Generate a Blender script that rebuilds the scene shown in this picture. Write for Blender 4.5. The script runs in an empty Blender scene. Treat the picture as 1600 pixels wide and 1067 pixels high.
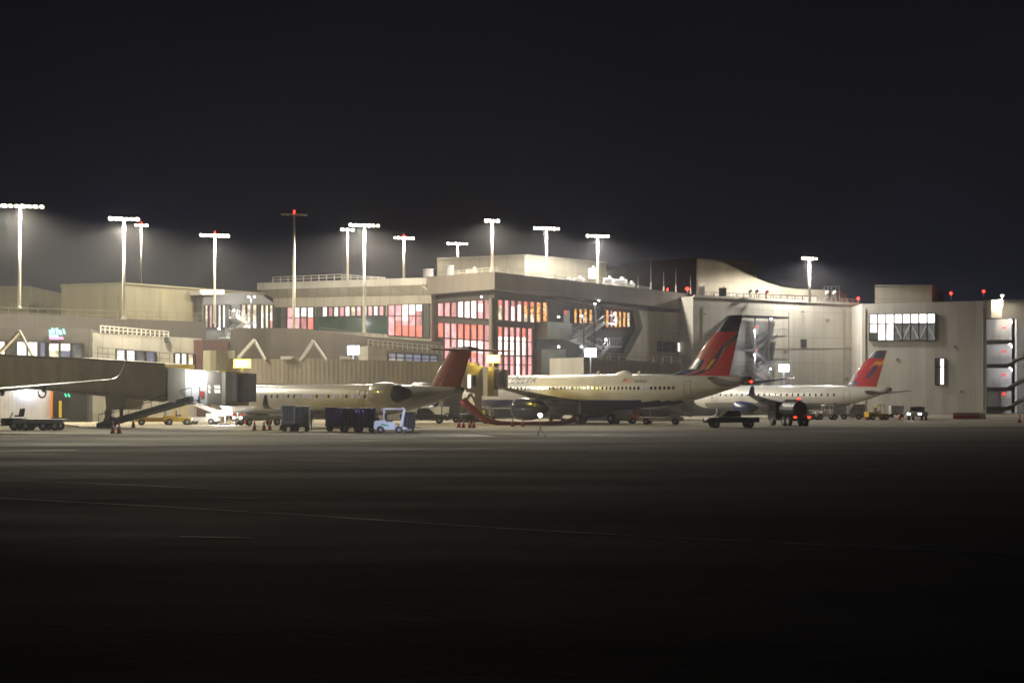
import bpy, bmesh, math, random
from mathutils import Vector, Matrix
random.seed(11)
S = bpy.context.scene
COL = S.collection
# ------------------------------------------------------------------ camera
F = 2600.0; HZ = 614.0; CH = 3.5
cam_d = bpy.data.cameras.new('camera'); cam = bpy.data.objects.new('camera', cam_d); COL.objects.link(cam)
cam_d.sensor_width = 36; cam_d.lens = 36 * F / 1600
PITCH = math.atan((HZ - 533.5) / F)
cam.location = (0, 0, CH); cam.rotation_euler = (math.pi / 2 + PITCH, 0, 0)
cam_d.clip_start = .3; cam_d.clip_end = 6000
cam_d.dof.use_dof = True; cam_d.dof.focus_distance = 45; cam_d.dof.aperture_fstop = 2.1
S.camera = cam
# ------------------------------------------------------------------ night sky
wd = bpy.data.worlds.new('World'); S.world = wd; wd.use_nodes = True
nt = wd.node_tree; nt.nodes.clear()
out = nt.nodes.new('ShaderNodeOutputWorld'); bg = nt.nodes.new('ShaderNodeBackground')
tc = nt.nodes.new('ShaderNodeTexCoord'); sp = nt.nodes.new('ShaderNodeSeparateXYZ')
rp = nt.nodes.new('ShaderNodeValToRGB'); mp = nt.nodes.new('ShaderNodeMapRange')
mp.inputs['From Min'].default_value = 0.0; mp.inputs['From Max'].default_value = .27
nt.links.new(tc.outputs['Generated'], sp.inputs[0]); nt.links.new(sp.outputs['Z'], mp.inputs['Value'])
nz = nt.nodes.new('ShaderNodeTexNoise'); nz.inputs['Scale'].default_value = 5; nz.inputs['Detail'].default_value = 3
nt.links.new(tc.outputs['Generated'], nz.inputs['Vector'])
ad = nt.nodes.new('ShaderNodeMath'); ad.operation = 'MULTIPLY_ADD'; ad.inputs[1].default_value = .9; ad.inputs[2].default_value = -.45
nt.links.new(nz.outputs['Fac'], ad.inputs[0])
a2 = nt.nodes.new('ShaderNodeMath'); a2.operation = 'ADD'
nt.links.new(ad.outputs[0], a2.inputs[0]); nt.links.new(mp.outputs[0], a2.inputs[1]); nt.links.new(a2.outputs[0], rp.inputs[0])
cr = rp.color_ramp
cr.elements[0].position = 0; cr.elements[0].color = (.0108, .0128, .0215, 1)
cr.elements[1].position = 1; cr.elements[1].color = (.0050, .0047, .0066, 1)
e = cr.elements.new(.45); e.color = (.0082, .0082, .0112, 1)
nt.links.new(rp.outputs[0], bg.inputs[0]); bg.inputs[1].default_value = 1.0
nt.links.new(bg.outputs[0], out.inputs[0])
S.view_settings.view_transform = 'Standard'; S.view_settings.look = 'None'
S.view_settings.exposure = 0.0; S.view_settings.gamma = 1
S.render.engine = 'CYCLES'
# ------------------------------------------------------------------ helpers
cP, sP = math.cos(PITCH), math.sin(PITCH)
def ray(px, py):
    u = (533.5 - py) / F
    return Vector(((px - 800) / F, cP - u * sP, sP + u * cP))
def P(px, py, Y):
    d = ray(px, py); t = Y / d.y
    return Vector((t * d.x, Y, CH + t * d.z))
def XY(px, Y): return Vector(((px - 800) / F * Y, Y, 0))
def G(px, Y, z=0): v = XY(px, Y); v.z = z; return v
def gy(py): return F * CH / (py - HZ)
class Wall:
    "vertical plane through two plan points given as (image column, distance)"
    def __init__(s, xa, Ya, xb, Yb):
        s.a = XY(xa, Ya); s.b = XY(xb, Yb)
        d = (s.b - s.a).normalized(); s.t = d
        s.n = Vector((d.y, -d.x, 0))
        if s.n.y > 0: s.n = -s.n
        s.rz = math.atan2(d.y, d.x)
    def __call__(s, px, py, off=0):
        d = ray(px, py); c = Vector((0, 0, CH))
        t = (s.a - c).dot(s.n) / d.dot(s.n)
        return c + d * t + s.n * off
class MB:
    def __init__(s): s.v = []; s.f = []; s.m = []
    def poly(s, pts, m=0):
        i = len(s.v); s.v += [Vector(p) for p in pts]; s.f.append(tuple(range(i, i + len(pts)))); s.m.append(m); return s
    def prism(s, A, B, m=0):
        i = len(s.v); n = len(A); s.v += [Vector(p) for p in A] + [Vector(p) for p in B]
        s.f.append(tuple(range(i, i + n))); s.f.append(tuple(range(i + 2 * n - 1, i + n - 1, -1)))
        for k in range(n):
            j = (k + 1) % n; s.f.append((i + k, i + n + k, i + n + j, i + j))
        s.m += [m] * (n + 2); return s
    def ext(s, A, d, m=0): return s.prism(A, [Vector(p) + Vector(d) for p in A], m)
    def box(s, c, sz, rz=0, m=0, M=None):
        x, y, z = sz[0] / 2, sz[1] / 2, sz[2] / 2
        R = M if M is not None else Matrix.Rotation(rz, 3, 'Z'); c = Vector(c)
        L = [c + R @ Vector(q) for q in ((-x, -y, -z), (x, -y, -z), (x, y, -z), (-x, y, -z))]
        U = [c + R @ Vector(q) for q in ((-x, -y, z), (x, -y, z), (x, y, z), (-x, y, z))]
        return s.prism(L, U, m)
    def bar(s, a, b, w, h=None, m=0):
        a = Vector(a); b = Vector(b); h = h or w; d = (b - a)
        if d.length < 1e-6: return s
        dn = d.normalized(); up = Vector((0, 0, 1)) if abs(dn.z) < .95 else Vector((0, 1, 0))
        r = dn.cross(up).normalized() * w / 2; u = r.cross(dn).normalized() * h / 2
        A = [a + r + u, a - r + u, a - r - u, a + r - u]
        return s.prism(A, [p + d for p in A], m)
    def tube(s, pts, r, n=8, m=0, cap=True):
        pts = [Vector(p) for p in pts]; rs = r if isinstance(r, (list, tuple)) else [r] * len(pts)
        i0 = len(s.v)
        for k, p in enumerate(pts):
            d = (pts[min(k + 1, len(pts) - 1)] - pts[max(k - 1, 0)]).normalized()
            up = Vector((0, 0, 1)) if abs(d.z) < .95 else Vector((0, 1, 0))
            a = d.cross(up).normalized(); b = a.cross(d)
            for q in range(n):
                t = 2 * math.pi * q / n; s.v.append(p + (a * math.cos(t) + b * math.sin(t)) * rs[k])
        for k in range(len(pts) - 1):
            for q in range(n):
                w = (q + 1) % n; A = i0 + k * n
                s.f.append((A + q, A + w, A + n + w, A + n + q)); s.m.append(m)
        if cap:
            s.f.append(tuple(range(i0, i0 + n))); s.f.append(tuple(range(i0 + (len(pts) - 1) * n, i0 + len(pts) * n))); s.m += [m, m]
        return s
    def wheel(s, c, r, w, ax, m=0):
        c = Vector(c); ax = Vector(ax).normalized()
        return s.tube([c - ax * w / 2, c - ax * w * .42, c + ax * w * .42, c + ax * w / 2], [r * .86, r, r, r * .86], 14, m)
    def build(s, name, mats, parent=None, smooth=False, loc=None):
        me = bpy.data.meshes.new(name); me.from_pydata([tuple(v) for v in s.v], [], s.f)
        if not isinstance(mats, (list, tuple)): mats = [mats]
        for mm in mats: me.materials.append(mm)
        me.polygons.foreach_set('material_index', s.m)
        bm = bmesh.new(); bm.from_mesh(me)
        bmesh.ops.recalc_face_normals(bm, faces=bm.faces)
        bm.to_mesh(me); bm.free()
        uv = me.uv_layers.new(name='UVMap')
        for p in me.polygons:
            n = p.normal
            if abs(n.z) < .7:
                t = Vector((-n.y, n.x, 0)).normalized()
                if t.x < 0: t = -t
            for li in p.loop_indices:
                co = me.vertices[me.loops[li].vertex_index].co
                uv.data[li].uv = (co.x * t.x + co.y * t.y, co.z) if abs(n.z) < .7 else (co.x, co.y)
        if smooth: me.polygons.foreach_set('use_smooth', [True] * len(me.polygons))
        o = bpy.data.objects.new(name, me); COL.objects.link(o)
        if parent: o.parent = parent
        if loc: o.location = loc
        return o
def thing(name, label, cat, loc=(0, 0, 0), rz=0, group=None):
    o = bpy.data.objects.new(name, None); COL.objects.link(o); o.empty_display_size = .5
    o.location = loc; o.rotation_euler = (0, 0, rz); o['label'] = label; o['category'] = cat
    if group: o['group'] = group
    return o
def tag(o, label, cat, group=None):
    o['label'] = label; o['category'] = cat
    if group: o['group'] = group
    return o
def copy_tree(o, parent=None):
    c = o.copy(); COL.objects.link(c); c.parent = parent
    for ch in list(o.children): copy_tree(ch, c)
    return c
def lamp(name, parent, loc, power, color, radius=.3, spot=None, aim=None):
    l = bpy.data.lights.new(name, 'SPOT' if spot else 'POINT'); l.energy = power; l.color = color; l.shadow_soft_size = radius
    o = bpy.data.objects.new(name, l); COL.objects.link(o); o.parent = parent; o.location = loc
    if spot:
        l.spot_size = math.radians(spot); l.spot_blend = .6
        o.rotation_euler = Vector(aim).to_track_quat('-Z', 'Y').to_euler()
    return o
# ------------------------------------------------------------------ materials
def mat(name, col, rough=.6, metal=0, var=.12, scale=1.5, em=None, es=0, coat=0, bump=0, seam=None, wave=None, stain=None, spec=.5):
    m = bpy.data.materials.new(name); m.use_nodes = True; t = m.node_tree; b = t.nodes['Principled BSDF']
    b.inputs['Roughness'].default_value = rough; b.inputs['Metallic'].default_value = metal
    b.inputs['Coat Weight'].default_value = coat; b.inputs['Coat Roughness'].default_value = .08
    b.inputs['Specular IOR Level'].default_value = spec
    tc = t.nodes.new('ShaderNodeTexCoord'); n = t.nodes.new('ShaderNodeTexNoise')
    n.inputs['Scale'].default_value = scale; n.inputs['Detail'].default_value = 4
    t.links.new(tc.outputs['Object'], n.inputs['Vector'])
    r = t.nodes.new('ShaderNodeMapRange'); r.inputs['From Min'].default_value = .25; r.inputs['From Max'].default_value = .75
    r.inputs['To Min'].default_value = 1 - var; r.inputs['To Max'].default_value = 1 + var
    t.links.new(n.outputs['Fac'], r.inputs['Value'])
    mul = t.nodes.new('ShaderNodeMix'); mul.data_type = 'RGBA'; mul.blend_type = 'MULTIPLY'; mul.inputs[0].default_value = 1
    mul.inputs[6].default_value = (*col, 1)
    t.links.new(r.outputs[0], mul.inputs[7]); last = mul.outputs[2]
    hsrc = None
    if seam:
        br = t.nodes.new('ShaderNodeTexBrick'); br.offset = 0; br.squash = 1
        br.inputs['Scale'].default_value = 1; br.inputs['Mortar Size'].default_value = seam[2]
        br.inputs['Brick Width'].default_value = seam[0]; br.inputs['Row Height'].default_value = seam[1]
        br.inputs['Color1'].default_value = (1, 1, 1, 1); br.inputs['Color2'].default_value = (.93, .93, .93, 1)
        br.inputs['Mortar'].default_value = (.5, .5, .5, 1); br.inputs['Mortar Smooth'].default_value = .2
        t.links.new(tc.outputs['UV'], br.inputs['Vector'])
        m2 = t.nodes.new('ShaderNodeMix'); m2.data_type = 'RGBA'; m2.blend_type = 'MULTIPLY'; m2.inputs[0].default_value = 1
        t.links.new(last, m2.inputs[6]); t.links.new(br.outputs['Color'], m2.inputs[7]); last = m2.outputs[2]
    if stain:   # vertical rain streaks and dirt
        mpn = t.nodes.new('ShaderNodeMapping'); mpn.inputs['Scale'].default_value = (stain, stain * .12, 1)
        n3 = t.nodes.new('ShaderNodeTexNoise'); n3.inputs['Scale'].default_value = 1; n3.inputs['Detail'].default_value = 5
        t.links.new(tc.outputs['UV'], mpn.inputs[0]); t.links.new(mpn.outputs[0], n3.inputs['Vector'])
        r3 = t.nodes.new('ShaderNodeMapRange'); r3.inputs['From Min'].default_value = .3; r3.inputs['From Max'].default_value = .7
        r3.inputs['To Min'].default_value = .78; r3.inputs['To Max'].default_value = 1.08
        t.links.new(n3.outputs['Fac'], r3.inputs['Value'])
        m3 = t.nodes.new('ShaderNodeMix'); m3.data_type = 'RGBA'; m3.blend_type = 'MULTIPLY'; m3.inputs[0].default_value = 1
        t.links.new(last, m3.inputs[6]); t.links.new(r3.outputs[0], m3.inputs[7]); last = m3.outputs[2]
    if wave:
        mpn = t.nodes.new('ShaderNodeMapping'); mpn.inputs['Scale'].default_value = (1, .001, 1)
        w = t.nodes.new('ShaderNodeTexWave'); w.inputs['Scale'].default_value = wave; w.inputs['Distortion'].default_value = 0
        t.links.new(tc.outputs['UV'], mpn.inputs[0]); t.links.new(mpn.outputs[0], w.inputs['Vector']); hsrc = w.outputs['Fac']
        bp = t.nodes.new('ShaderNodeBump'); bp.inputs['Strength'].default_value = 1; bp.inputs['Distance'].default_value = .014
        t.links.new(hsrc, bp.inputs['Height']); t.links.new(bp.outputs[0], b.inputs['Normal'])
    elif bump:
        n4 = t.nodes.new('ShaderNodeTexNoise'); n4.inputs['Scale'].default_value = bump; t.links.new(tc.outputs['Object'], n4.inputs['Vector'])
        bp = t.nodes.new('ShaderNodeBump'); bp.inputs['Strength'].default_value = .5; bp.inputs['Distance'].default_value = .05
        t.links.new(n4.outputs['Fac'], bp.inputs['Height']); t.links.new(bp.outputs[0], b.inputs['Normal'])
    t.links.new(last, b.inputs['Base Color'])
    if em:
        b.inputs['Emission Color'].default_value = (*em, 1); b.inputs['Emission Strength'].default_value = es
    return m
def glow(name, col, s, var=.0, sc=(1, 1), spots=None):
    "a lit interior seen through glass: emission broken up by what stands in the room"
    m = bpy.data.materials.new(name); m.use_nodes = True; t = m.node_tree; b = t.nodes['Principled BSDF']
    b.inputs['Base Color'].default_value = (.03, .03, .035, 1); b.inputs['Roughness'].default_value = .15
    b.inputs['Emission Color'].default_value = (*col, 1); b.inputs['Emission Strength'].default_value = s
    if var:
        tc = t.nodes.new('ShaderNodeTexCoord'); mpn = t.nodes.new('ShaderNodeMapping'); mpn.inputs['Scale'].default_value = (sc[0], sc[1], 1)
        n = t.nodes.new('ShaderNodeTexNoise'); n.inputs['Scale'].default_value = 1; n.inputs['Detail'].default_value = 3
        t.links.new(tc.outputs['UV'], mpn.inputs[0]); t.links.new(mpn.outputs[0], n.inputs['Vector'])
        r = t.nodes.new('ShaderNodeMapRange'); r.inputs['From Min'].default_value = .38; r.inputs['From Max'].default_value = .6
        r.inputs['To Min'].default_value = s * (1 - var); r.inputs['To Max'].default_value = s * (1 + var * .5)
        t.links.new(n.outputs['Fac'], r.inputs['Value']); t.links.new(r.outputs[0], b.inputs['Emission Strength'])
    return m
WARM = (1, .89, .70); CREAM = (1, .90, .70); WHITE = (.93, .95, 1.0); BLUEW = (.72, .80, 1)
M = dict(
 beige=mat('beige_cladding', (.36, .33, .26), .75, var=.06, scale=.15, seam=(1.6, 3.2, .035), stain=.5),
 beige2=mat('pale_panel_cladding', (.47, .445, .39), .7, var=.05, scale=.2, seam=(2.4, 4.2, .03), stain=.5),
 olive=mat('olive_grey_cladding', (.17, .152, .095), .8, var=.1, scale=.2, seam=(1.2, 9, .02), stain=.6),
 taupe=mat('taupe_fascia', (.24, .21, .175), .75, var=.06, scale=.1, seam=(3.4, 9, .02), stain=.4),
 darkwall=mat('dark_grey_wall', (.085, .075, .066), .8, var=.12, scale=.3, seam=(2.2, 9, .03)),
 brown=mat('dark_red_brown_cladding', (.075, .03, .026), .8, var=.1, scale=.2, seam=(2, 30, .03)),
 pale=mat('pale_render', (.58, .55, .49), .75, var=.05, scale=.3, seam=(2.6, 30, .02), stain=.4),
 white=mat('white_steel', (.68, .66, .60), .5, var=.05),
 steel=mat('galvanised_steel', (.42, .42, .40), .45, .5, var=.1, scale=3),
 pole=mat('pale_mast_paint', (.62, .60, .52), .5, var=.06, scale=2),
 bridgenear=mat('weathered_panel_lightened', (.56, .49, .37), .6, .0, var=.12, scale=.5, wave=.55, stain=.7),  # near bridge: copy of the bridge panel, lightened where little light falls
 black=mat('black_rubber', (.015, .015, .016), .7, var=.2, scale=5),
 dark=mat('dark_metal', (.045, .045, .05), .45, .3, var=.2, scale=3),
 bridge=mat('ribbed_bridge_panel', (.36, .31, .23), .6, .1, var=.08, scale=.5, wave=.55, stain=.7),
 bridge2=mat('bridge_cab_panel', (.36, .32, .24), .5, .2, var=.1, scale=.6, stain=.8),
 canvas=mat('black_canvas_bellows', (.02, .02, .022), .85, var=.2, scale=4, wave=2.2),
 glass=mat('dark_glass', (.012, .014, .018), .06, 0, var=.1, spec=.8),
 greenglass=mat('green_tinted_glass', (.035, .06, .045), .12, 0, var=.3, scale=.4, spec=.8),
 frame=mat('dark_window_frame', (.035, .03, .028), .5, .2),
 acwhite=mat('aircraft_white', (.62, .61, .58), .3, var=.12, scale=.6, coat=.5),
 navy=mat('aircraft_navy', (.016, .024, .105), .28, var=.1, scale=.6, coat=.5),
 red=mat('aircraft_red', (.55, .008, .028), .6, var=.08, scale=.6, coat=0),
 dred=mat('aircraft_dark_red', (.42, .03, .018), .55, var=.1, scale=.6, coat=.1),
 orange=mat('flame_orange', (.75, .16, .02), .3, var=.05, coat=.4),
 gold=mat('flame_gold', (.75, .42, .03), .3, var=.05, coat=.4),
 wing=mat('wing_grey', (.09, .09, .092), .45, .3, var=.1, scale=.7),
 alu=mat('bare_aluminium', (.72, .72, .72), .22, .9, var=.05),
 nozzle=mat('burnt_nozzle_metal', (.06, .055, .05), .4, .8, var=.2, scale=3),
 tyre=mat('tyre_rubber', (.012, .012, .012), .75, var=.2, scale=8),
 rim=mat('wheel_rim', (.4, .4, .4), .4, .6),
 cone=mat('traffic_cone_red', (.72, .07, .02), .5), conew=mat('cone_reflective_band', (.75, .75, .72), .4),
 yellow=mat('equipment_yellow', (.62, .42, .03), .5, var=.15, scale=3),
 purple=mat('purple_curtain', (.22, .09, .62), .6, var=.3, scale=3, bump=4),
 indigo=mat('indigo_curtain', (.025, .022, .16), .6, var=.3, scale=2, bump=4),
 tug=mat('white_vehicle_paint', (.62, .66, .72), .35, var=.08, scale=2, coat=.4),
 truck=mat('black_vehicle_paint', (.015, .015, .018), .25, var=.1, coat=.6),
 grey=mat('grey_equipment_paint', (.22, .22, .22), .5, var=.15, scale=2),
 cage=mat('cage_panel_grey', (.58, .60, .62), .5, .3, var=.2, scale=2),
 hose=mat('red_hose_fabric', (.42, .025, .015), .7, var=.2, scale=3, bump=6),
 barrier=mat('barrier_red', (.55, .07, .035), .6, var=.1),
 skin=mat('skin', (.42, .26, .18), .6), vest=mat('hi_vis_vest', (.65, .7, .05), .6), cloth=mat('dark_clothing', (.03, .035, .05), .8),
 text=mat('livery_lettering', (.012, .018, .07), .4, var=.02),
 beacon=glow('red_beacon', (1, .03, .02), 9), taill=glow('red_tail_light', (1, .03, .015), 6), amber=glow('amber_light', (1, .45, .05), 6),
 headl=glow('headlight', (1, .95, .88), 26), lampw=glow('floodlight_warm', (1, .93, .72), 42), lampw2=glow('floodlight_dim', (1, .90, .66), 9), lampd=mat('unlit_lamp_glass', (.2, .2, .18), .3),
 lampb=glow('floodlight_bluish', (.80, .84, 1), 26), lamps=glow('small_wall_lamp', (.92, .95, 1), 22), tube=glow('white_tube_lamp', (.9, .93, 1), 10),
 sign=glow('yellow_gate_sign', (1, .62, .06), 9), signc=glow('yellow_sign_core', (1, .85, .32), 12),
 cyan=glow('cyan_neon', (.35, 1, .98), 2.6), pinkn=glow('pink_neon', (1, .32, .50), 2.2), green=glow('green_signal', (.05, .9, .4), 2.5), exitr=glow('red_exit_sign', (1, .08, .06), 1.6),
 g_white=glow('lit_room_white', (1, .95, .86), 1.9, .35, (.8, .6)), g_cream=glow('lit_room_cream', (1, .82, .55), 1.3, .55, (1.2, .9)),
 g_hot=glow('lit_room_bright_pink', (1, .78, .72), 2.8, .2, (1, .6)),
 g_pink=glow('lit_room_pink', (1, .42, .42), 1.5, .3, (1.6, .9)), g_rose=glow('lit_room_dusky_rose', (.80, .34, .32), 1.0, .3, (.8, .3)),
 g_coral=glow('lit_room_coral', (1, .23, .16), 1.45, .25, (1.5, .8)), g_amber=glow('lit_bar_amber', (1, .45, .12), 1.5, .8, (2.2, 2.6)),
 fin_glow=glow('pink_fin_glow', (.60, .20, .19), .42, .2, (1, .5)), g_dim=glow('dim_room_olive', (.35, .34, .22), .22, .3), g_grey=glow('dim_room_grey', (.5, .5, .46), .28, .4), g_blue=glow('bluish_lit_room', (.5, .52, .72), .42, .25, (.8, .8)),  # atrium fins: room light falling on them is put in as emission
)
# ------------------------------------------------------------------ ground
def sheet(name, pts, z, m):
    b = MB(); b.poly([Vector((p[0], p[1], z)) for p in pts]); o = b.build(name, m); o['kind'] = 'structure'; return o
def ground_mat(name, c1, c2, sc, rough, crack=0, spec=.4):
    m = bpy.data.materials.new(name); m.use_nodes = True; t = m.node_tree; b = t.nodes['Principled BSDF']
    b.inputs['Specular IOR Level'].default_value = spec
    tc = t.nodes.new('ShaderNodeTexCoord')
    n = t.nodes.new('ShaderNodeTexNoise'); n.inputs['Scale'].default_value = sc; n.inputs['Detail'].default_value = 8; n.inputs['Roughness'].default_value = .6
    mpn = t.nodes.new('ShaderNodeMapping'); mpn.inputs['Scale'].default_value = (.35, 1, 1); mpn.inputs['Rotation'].default_value = (0, 0, .25)
    t.links.new(tc.outputs['Object'], mpn.inputs[0]); t.links.new(mpn.outputs[0], n.inputs['Vector'])
    r = t.nodes.new('ShaderNodeValToRGB'); r.color_ramp.elements[0].position = .35; r.color_ramp.elements[1].position = .68
    r.color_ramp.elements[0].color = (*c1, 1); r.color_ramp.elements[1].color = (*c2, 1)
    t.links.new(n.outputs['Fac'], r.inputs[0]); last = r.outputs[0]
    if crack:
        br = t.nodes.new('ShaderNodeTexBrick'); br.offset = 0; br.inputs['Scale'].default_value = 1
        br.inputs['Brick Width'].default_value = crack; br.inputs['Row Height'].default_value = crack; br.inputs['Mortar Size'].default_value = .06
        br.inputs['Color1'].default_value = (1, 1, 1, 1); br.inputs['Color2'].default_value = (.86, .86, .86, 1); br.inputs['Mortar'].default_value = (.3, .3, .3, 1)
        mp2 = t.nodes.new('ShaderNodeMapping'); mp2.inputs['Rotation'].default_value = (0, 0, .3)
        t.links.new(tc.outputs['Object'], mp2.inputs[0]); t.links.new(mp2.outputs[0], br.inputs['Vector'])
        mm = t.nodes.new('ShaderNodeMix'); mm.data_type = 'RGBA'; mm.blend_type = 'MULTIPLY'; mm.inputs[0].default_value = 1
        t.links.new(last, mm.inputs[6]); t.links.new(br.outputs['Color'], mm.inputs[7]); last = mm.outputs[2]
    t.links.new(last, b.inputs['Base Color'])
    n2 = t.nodes.new('ShaderNodeTexNoise'); n2.inputs['Scale'].default_value = .12; n2.inputs['Detail'].default_value = 5
    t.links.new(mpn.outputs[0], n2.inputs['Vector'])
    rr = t.nodes.new('ShaderNodeMapRange'); rr.inputs['From Min'].default_value = .35; rr.inputs['From Max'].default_value = .65
    rr.inputs['To Min'].default_value = rough - .13; rr.inputs['To Max'].default_value = rough + .1
    t.links.new(n2.outputs['Fac'], rr.inputs['Value']); t.links.new(rr.outputs[0], b.inputs['Roughness'])
    n3 = t.nodes.new('ShaderNodeTexNoise'); n3.inputs['Scale'].default_value = 3; n3.inputs['Detail'].default_value = 6
    t.links.new(tc.outputs['Object'], n3.inputs['Vector'])
    bp = t.nodes.new('ShaderNodeBump'); bp.inputs['Strength'].default_value = .6; bp.inputs['Distance'].default_value = .03
    t.links.new(n3.outputs['Fac'], bp.inputs['Height']); t.links.new(bp.outputs[0], b.inputs['Normal'])
    return m
GA = ground_mat('taxiway_asphalt', (.038, .035, .030), (.16, .146, .112), .16, .9, spec=.22, crack=22)
GC = ground_mat('apron_concrete', (.27, .235, .17), (.40, .355, .265), .08, .85, crack=7.5, spec=.2)
GP = ground_mat('worn_line_paint', (.16, .14, .08), (.42, .38, .26), .9, .6)
GS = ground_mat('shoulder_asphalt', (.10, .09, .065), (.20, .18, .135), .1, .85, spec=.15)
sheet('ground', [(-2500, -500), (2500, -500), (2500, 3500), (-2500, 3500)], 0, GA)
sheet('shoulder_strip', [(-200, 98), (-40, 108), (30, 121), (200, 142), (200, 190), (-200, 146)], .004, GS)
sheet('apron_concrete', [(-200, 131), (-40, 143), (0, 152), (60, 178), (200, 215), (200, 420), (-200, 420)], .008, GC)
def ribbon(name, pts, w, z=.014, m=GP):
    b = MB(); L = []; R = []
    pts = [Vector((p[0], p[1], z)) for p in pts]
    for i, p in enumerate(pts):
        d = (pts[min(i + 1, len(pts) - 1)] - pts[max(i - 1, 0)]).normalized(); n = Vector((-d.y, d.x, 0)) * w / 2
        L.append(p + n); R.append(p - n)
    for i in range(len(pts) - 1): b.poly([L[i], R[i], R[i + 1], L[i + 1]])
    o = b.build(name, m); o['kind'] = 'structure'; return o
def gp(px, py): v = XY(px, gy(py)); return (v.x, v.y)
ribbon('taxiway_edge_line', [gp(-200, 766), gp(0, 778), gp(250, 791), gp(500, 806), gp(800, 826), gp(1100, 842), gp(1400, 856), gp(1700, 870)], .16)
ribbon('taxiway_centre_line', [gp(-200, 742), gp(0, 750), gp(150, 755), gp(320, 763), gp(520, 772)], .12)
ribbon('short_painted_mark', [gp(282, 838), gp(395, 840)], .18)
ribbon('short_painted_mark', [gp(455, 719), gp(560, 721)], .45)
ribbon('short_painted_mark', [gp(350, 777), gp(405, 779)], .22)
ribbon('short_painted_mark', [gp(535, 706), gp(640, 702), gp(800, 699)], .3)
ribbon('stand_lead_line', [gp(200, 697), gp(520, 690), gp(800, 683), gp(1010, 678)], .3, .016)
ribbon('stand_lead_line', [gp(0, 705), gp(120, 703)], .5, .016)
# ------------------------------------------------------------------ building helpers
def solid(W, pts, depth, name, m, root, off=0):
    A = [W(x, y, off) for x, y in pts]
    return MB().ext(A, -W.n * depth).build(name, m, root)
def wband(b, W, q, o0, o1, m=0):
    "q = x0, top0, bottom0, x1, top1, bottom1 in image columns and rows on wall W"
    x0, a0, c0, x1, a1, c1 = q
    A = [W(x0, a0, o1), W(x1, a1, o1), W(x1, c1, o1), W(x0, c0, o1)]
    return b.ext(A, -W.n * (o1 - o0), m)
def lerp(a, b, t): return a + (b - a) * t
def glazing(W, q, cols, root, fin=.32, gap=.28, rows=(0, 1), name='window', off=.06, edge=.06, proud=.30, fm='frame', fb=None):
    """ribbon of glazed bays. cols = list of material keys; each bay's pane is a sub-part of the window frame."""
    x0, a0, c0, x1, a1, c1 = q; n = len(cols); fr = MB()
    def Y(t, v): return lerp(lerp(a0, a1, t), lerp(c0, c1, t), v)
    for v in rows:
        for k in range(1):
            p, r = W(x0, Y(0, v)), W(x1, Y(1, v))
            fr.bar(p + W.n * proud * .5, r + W.n * proud * .5, proud, .12)
    for k in range(n + 1):
        t = k / n; x = lerp(x0, x1, t)
        p, r = W(x, Y(t, rows[0])), W(x, Y(t, rows[-1]))
        fr.ext([p - W.t * edge, p + W.t * edge, r + W.t * edge, r - W.t * edge], W.n * proud)
    f = fr.build(name, M[fm], root)
    for k in range(n):
        if cols[k] is None: continue
        t0 = k / n + .004; t1 = (k + 1 - gap) / n; xa, xb = lerp(x0, x1, t0), lerp(x0, x1, t1)
        cc = cols[k] if isinstance(cols[k], (list, tuple)) else [cols[k]]
        segs = []
        for j, key in enumerate(cc):   # vertical split of a bay
            if isinstance(key, tuple): segs.append(key)
            else: segs.append((key, j / len(cc), (j + 1) / len(cc)))
        b = MB(); mk = []
        for key, v0, v1 in segs:
            mk.append(M[key])
            wband(b, W, (xa, Y(t0, v0), Y(t0, v1), xb, Y(t1, v0), Y(t1, v1)), 0, off, len(mk) - 1)
        b.build('pane', mk, f)
        if gap > .12:      # reveal beside the pane, the fin seen side on
            g = MB(); xc = lerp(x0, x1, (k + 1) / n - .004)
            wband(g, W, (xb, Y(t1, 0), Y(t1, 1), xc, Y(t1, 0), Y(t1, 1)), 0, off * .9)
            g.build('fin', M[fb or fm], f)
    return f
def railing(W, q, root, off=0, posts=None, m='white', h=None, w=.07, name='railing'):
    "q = x0, top0, bottom0, x1, top1, bottom1"
    x0, a0, c0, x1, a1, c1 = q; b = MB()
    n = posts or max(3, int(abs(x1 - x0) / 12))
    for v in (0, .5):
        b.bar(W(x0, lerp(a0, c0, v), off), W(x1, lerp(a1, c1, v), off), w)
    for k in range(n + 1):
        t = k / n; x = lerp(x0, x1, t)
        b.bar(W(x, lerp(a0, a1, t), off), W(x, lerp(c0, c1, t), off), w)
    return b.build(name, M[m], root)
def wall_lamp(root, W, px, py, off, power=60, r=.16, col=WHITE, m='lamps', arm=True):
    b = MB(); p = W(px, py, off)
    b.tube([p + Vector((0, 0, -.05)), p, p + Vector((0, 0, r))], [r * .9, r, r * .5], 8)
    o = b.build('lamp', M[m], root)
    if arm: MB().bar(W(px, py, 0) + Vector((0, 0, r + .06)), p + Vector((0, 0, r + .06)), .08).build('bracket', M['dark'], o)
    if power: lamp('lamp_light', root, p + Vector((0, 0, -.4)) + W.n * .35, power, col, .15)
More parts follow.
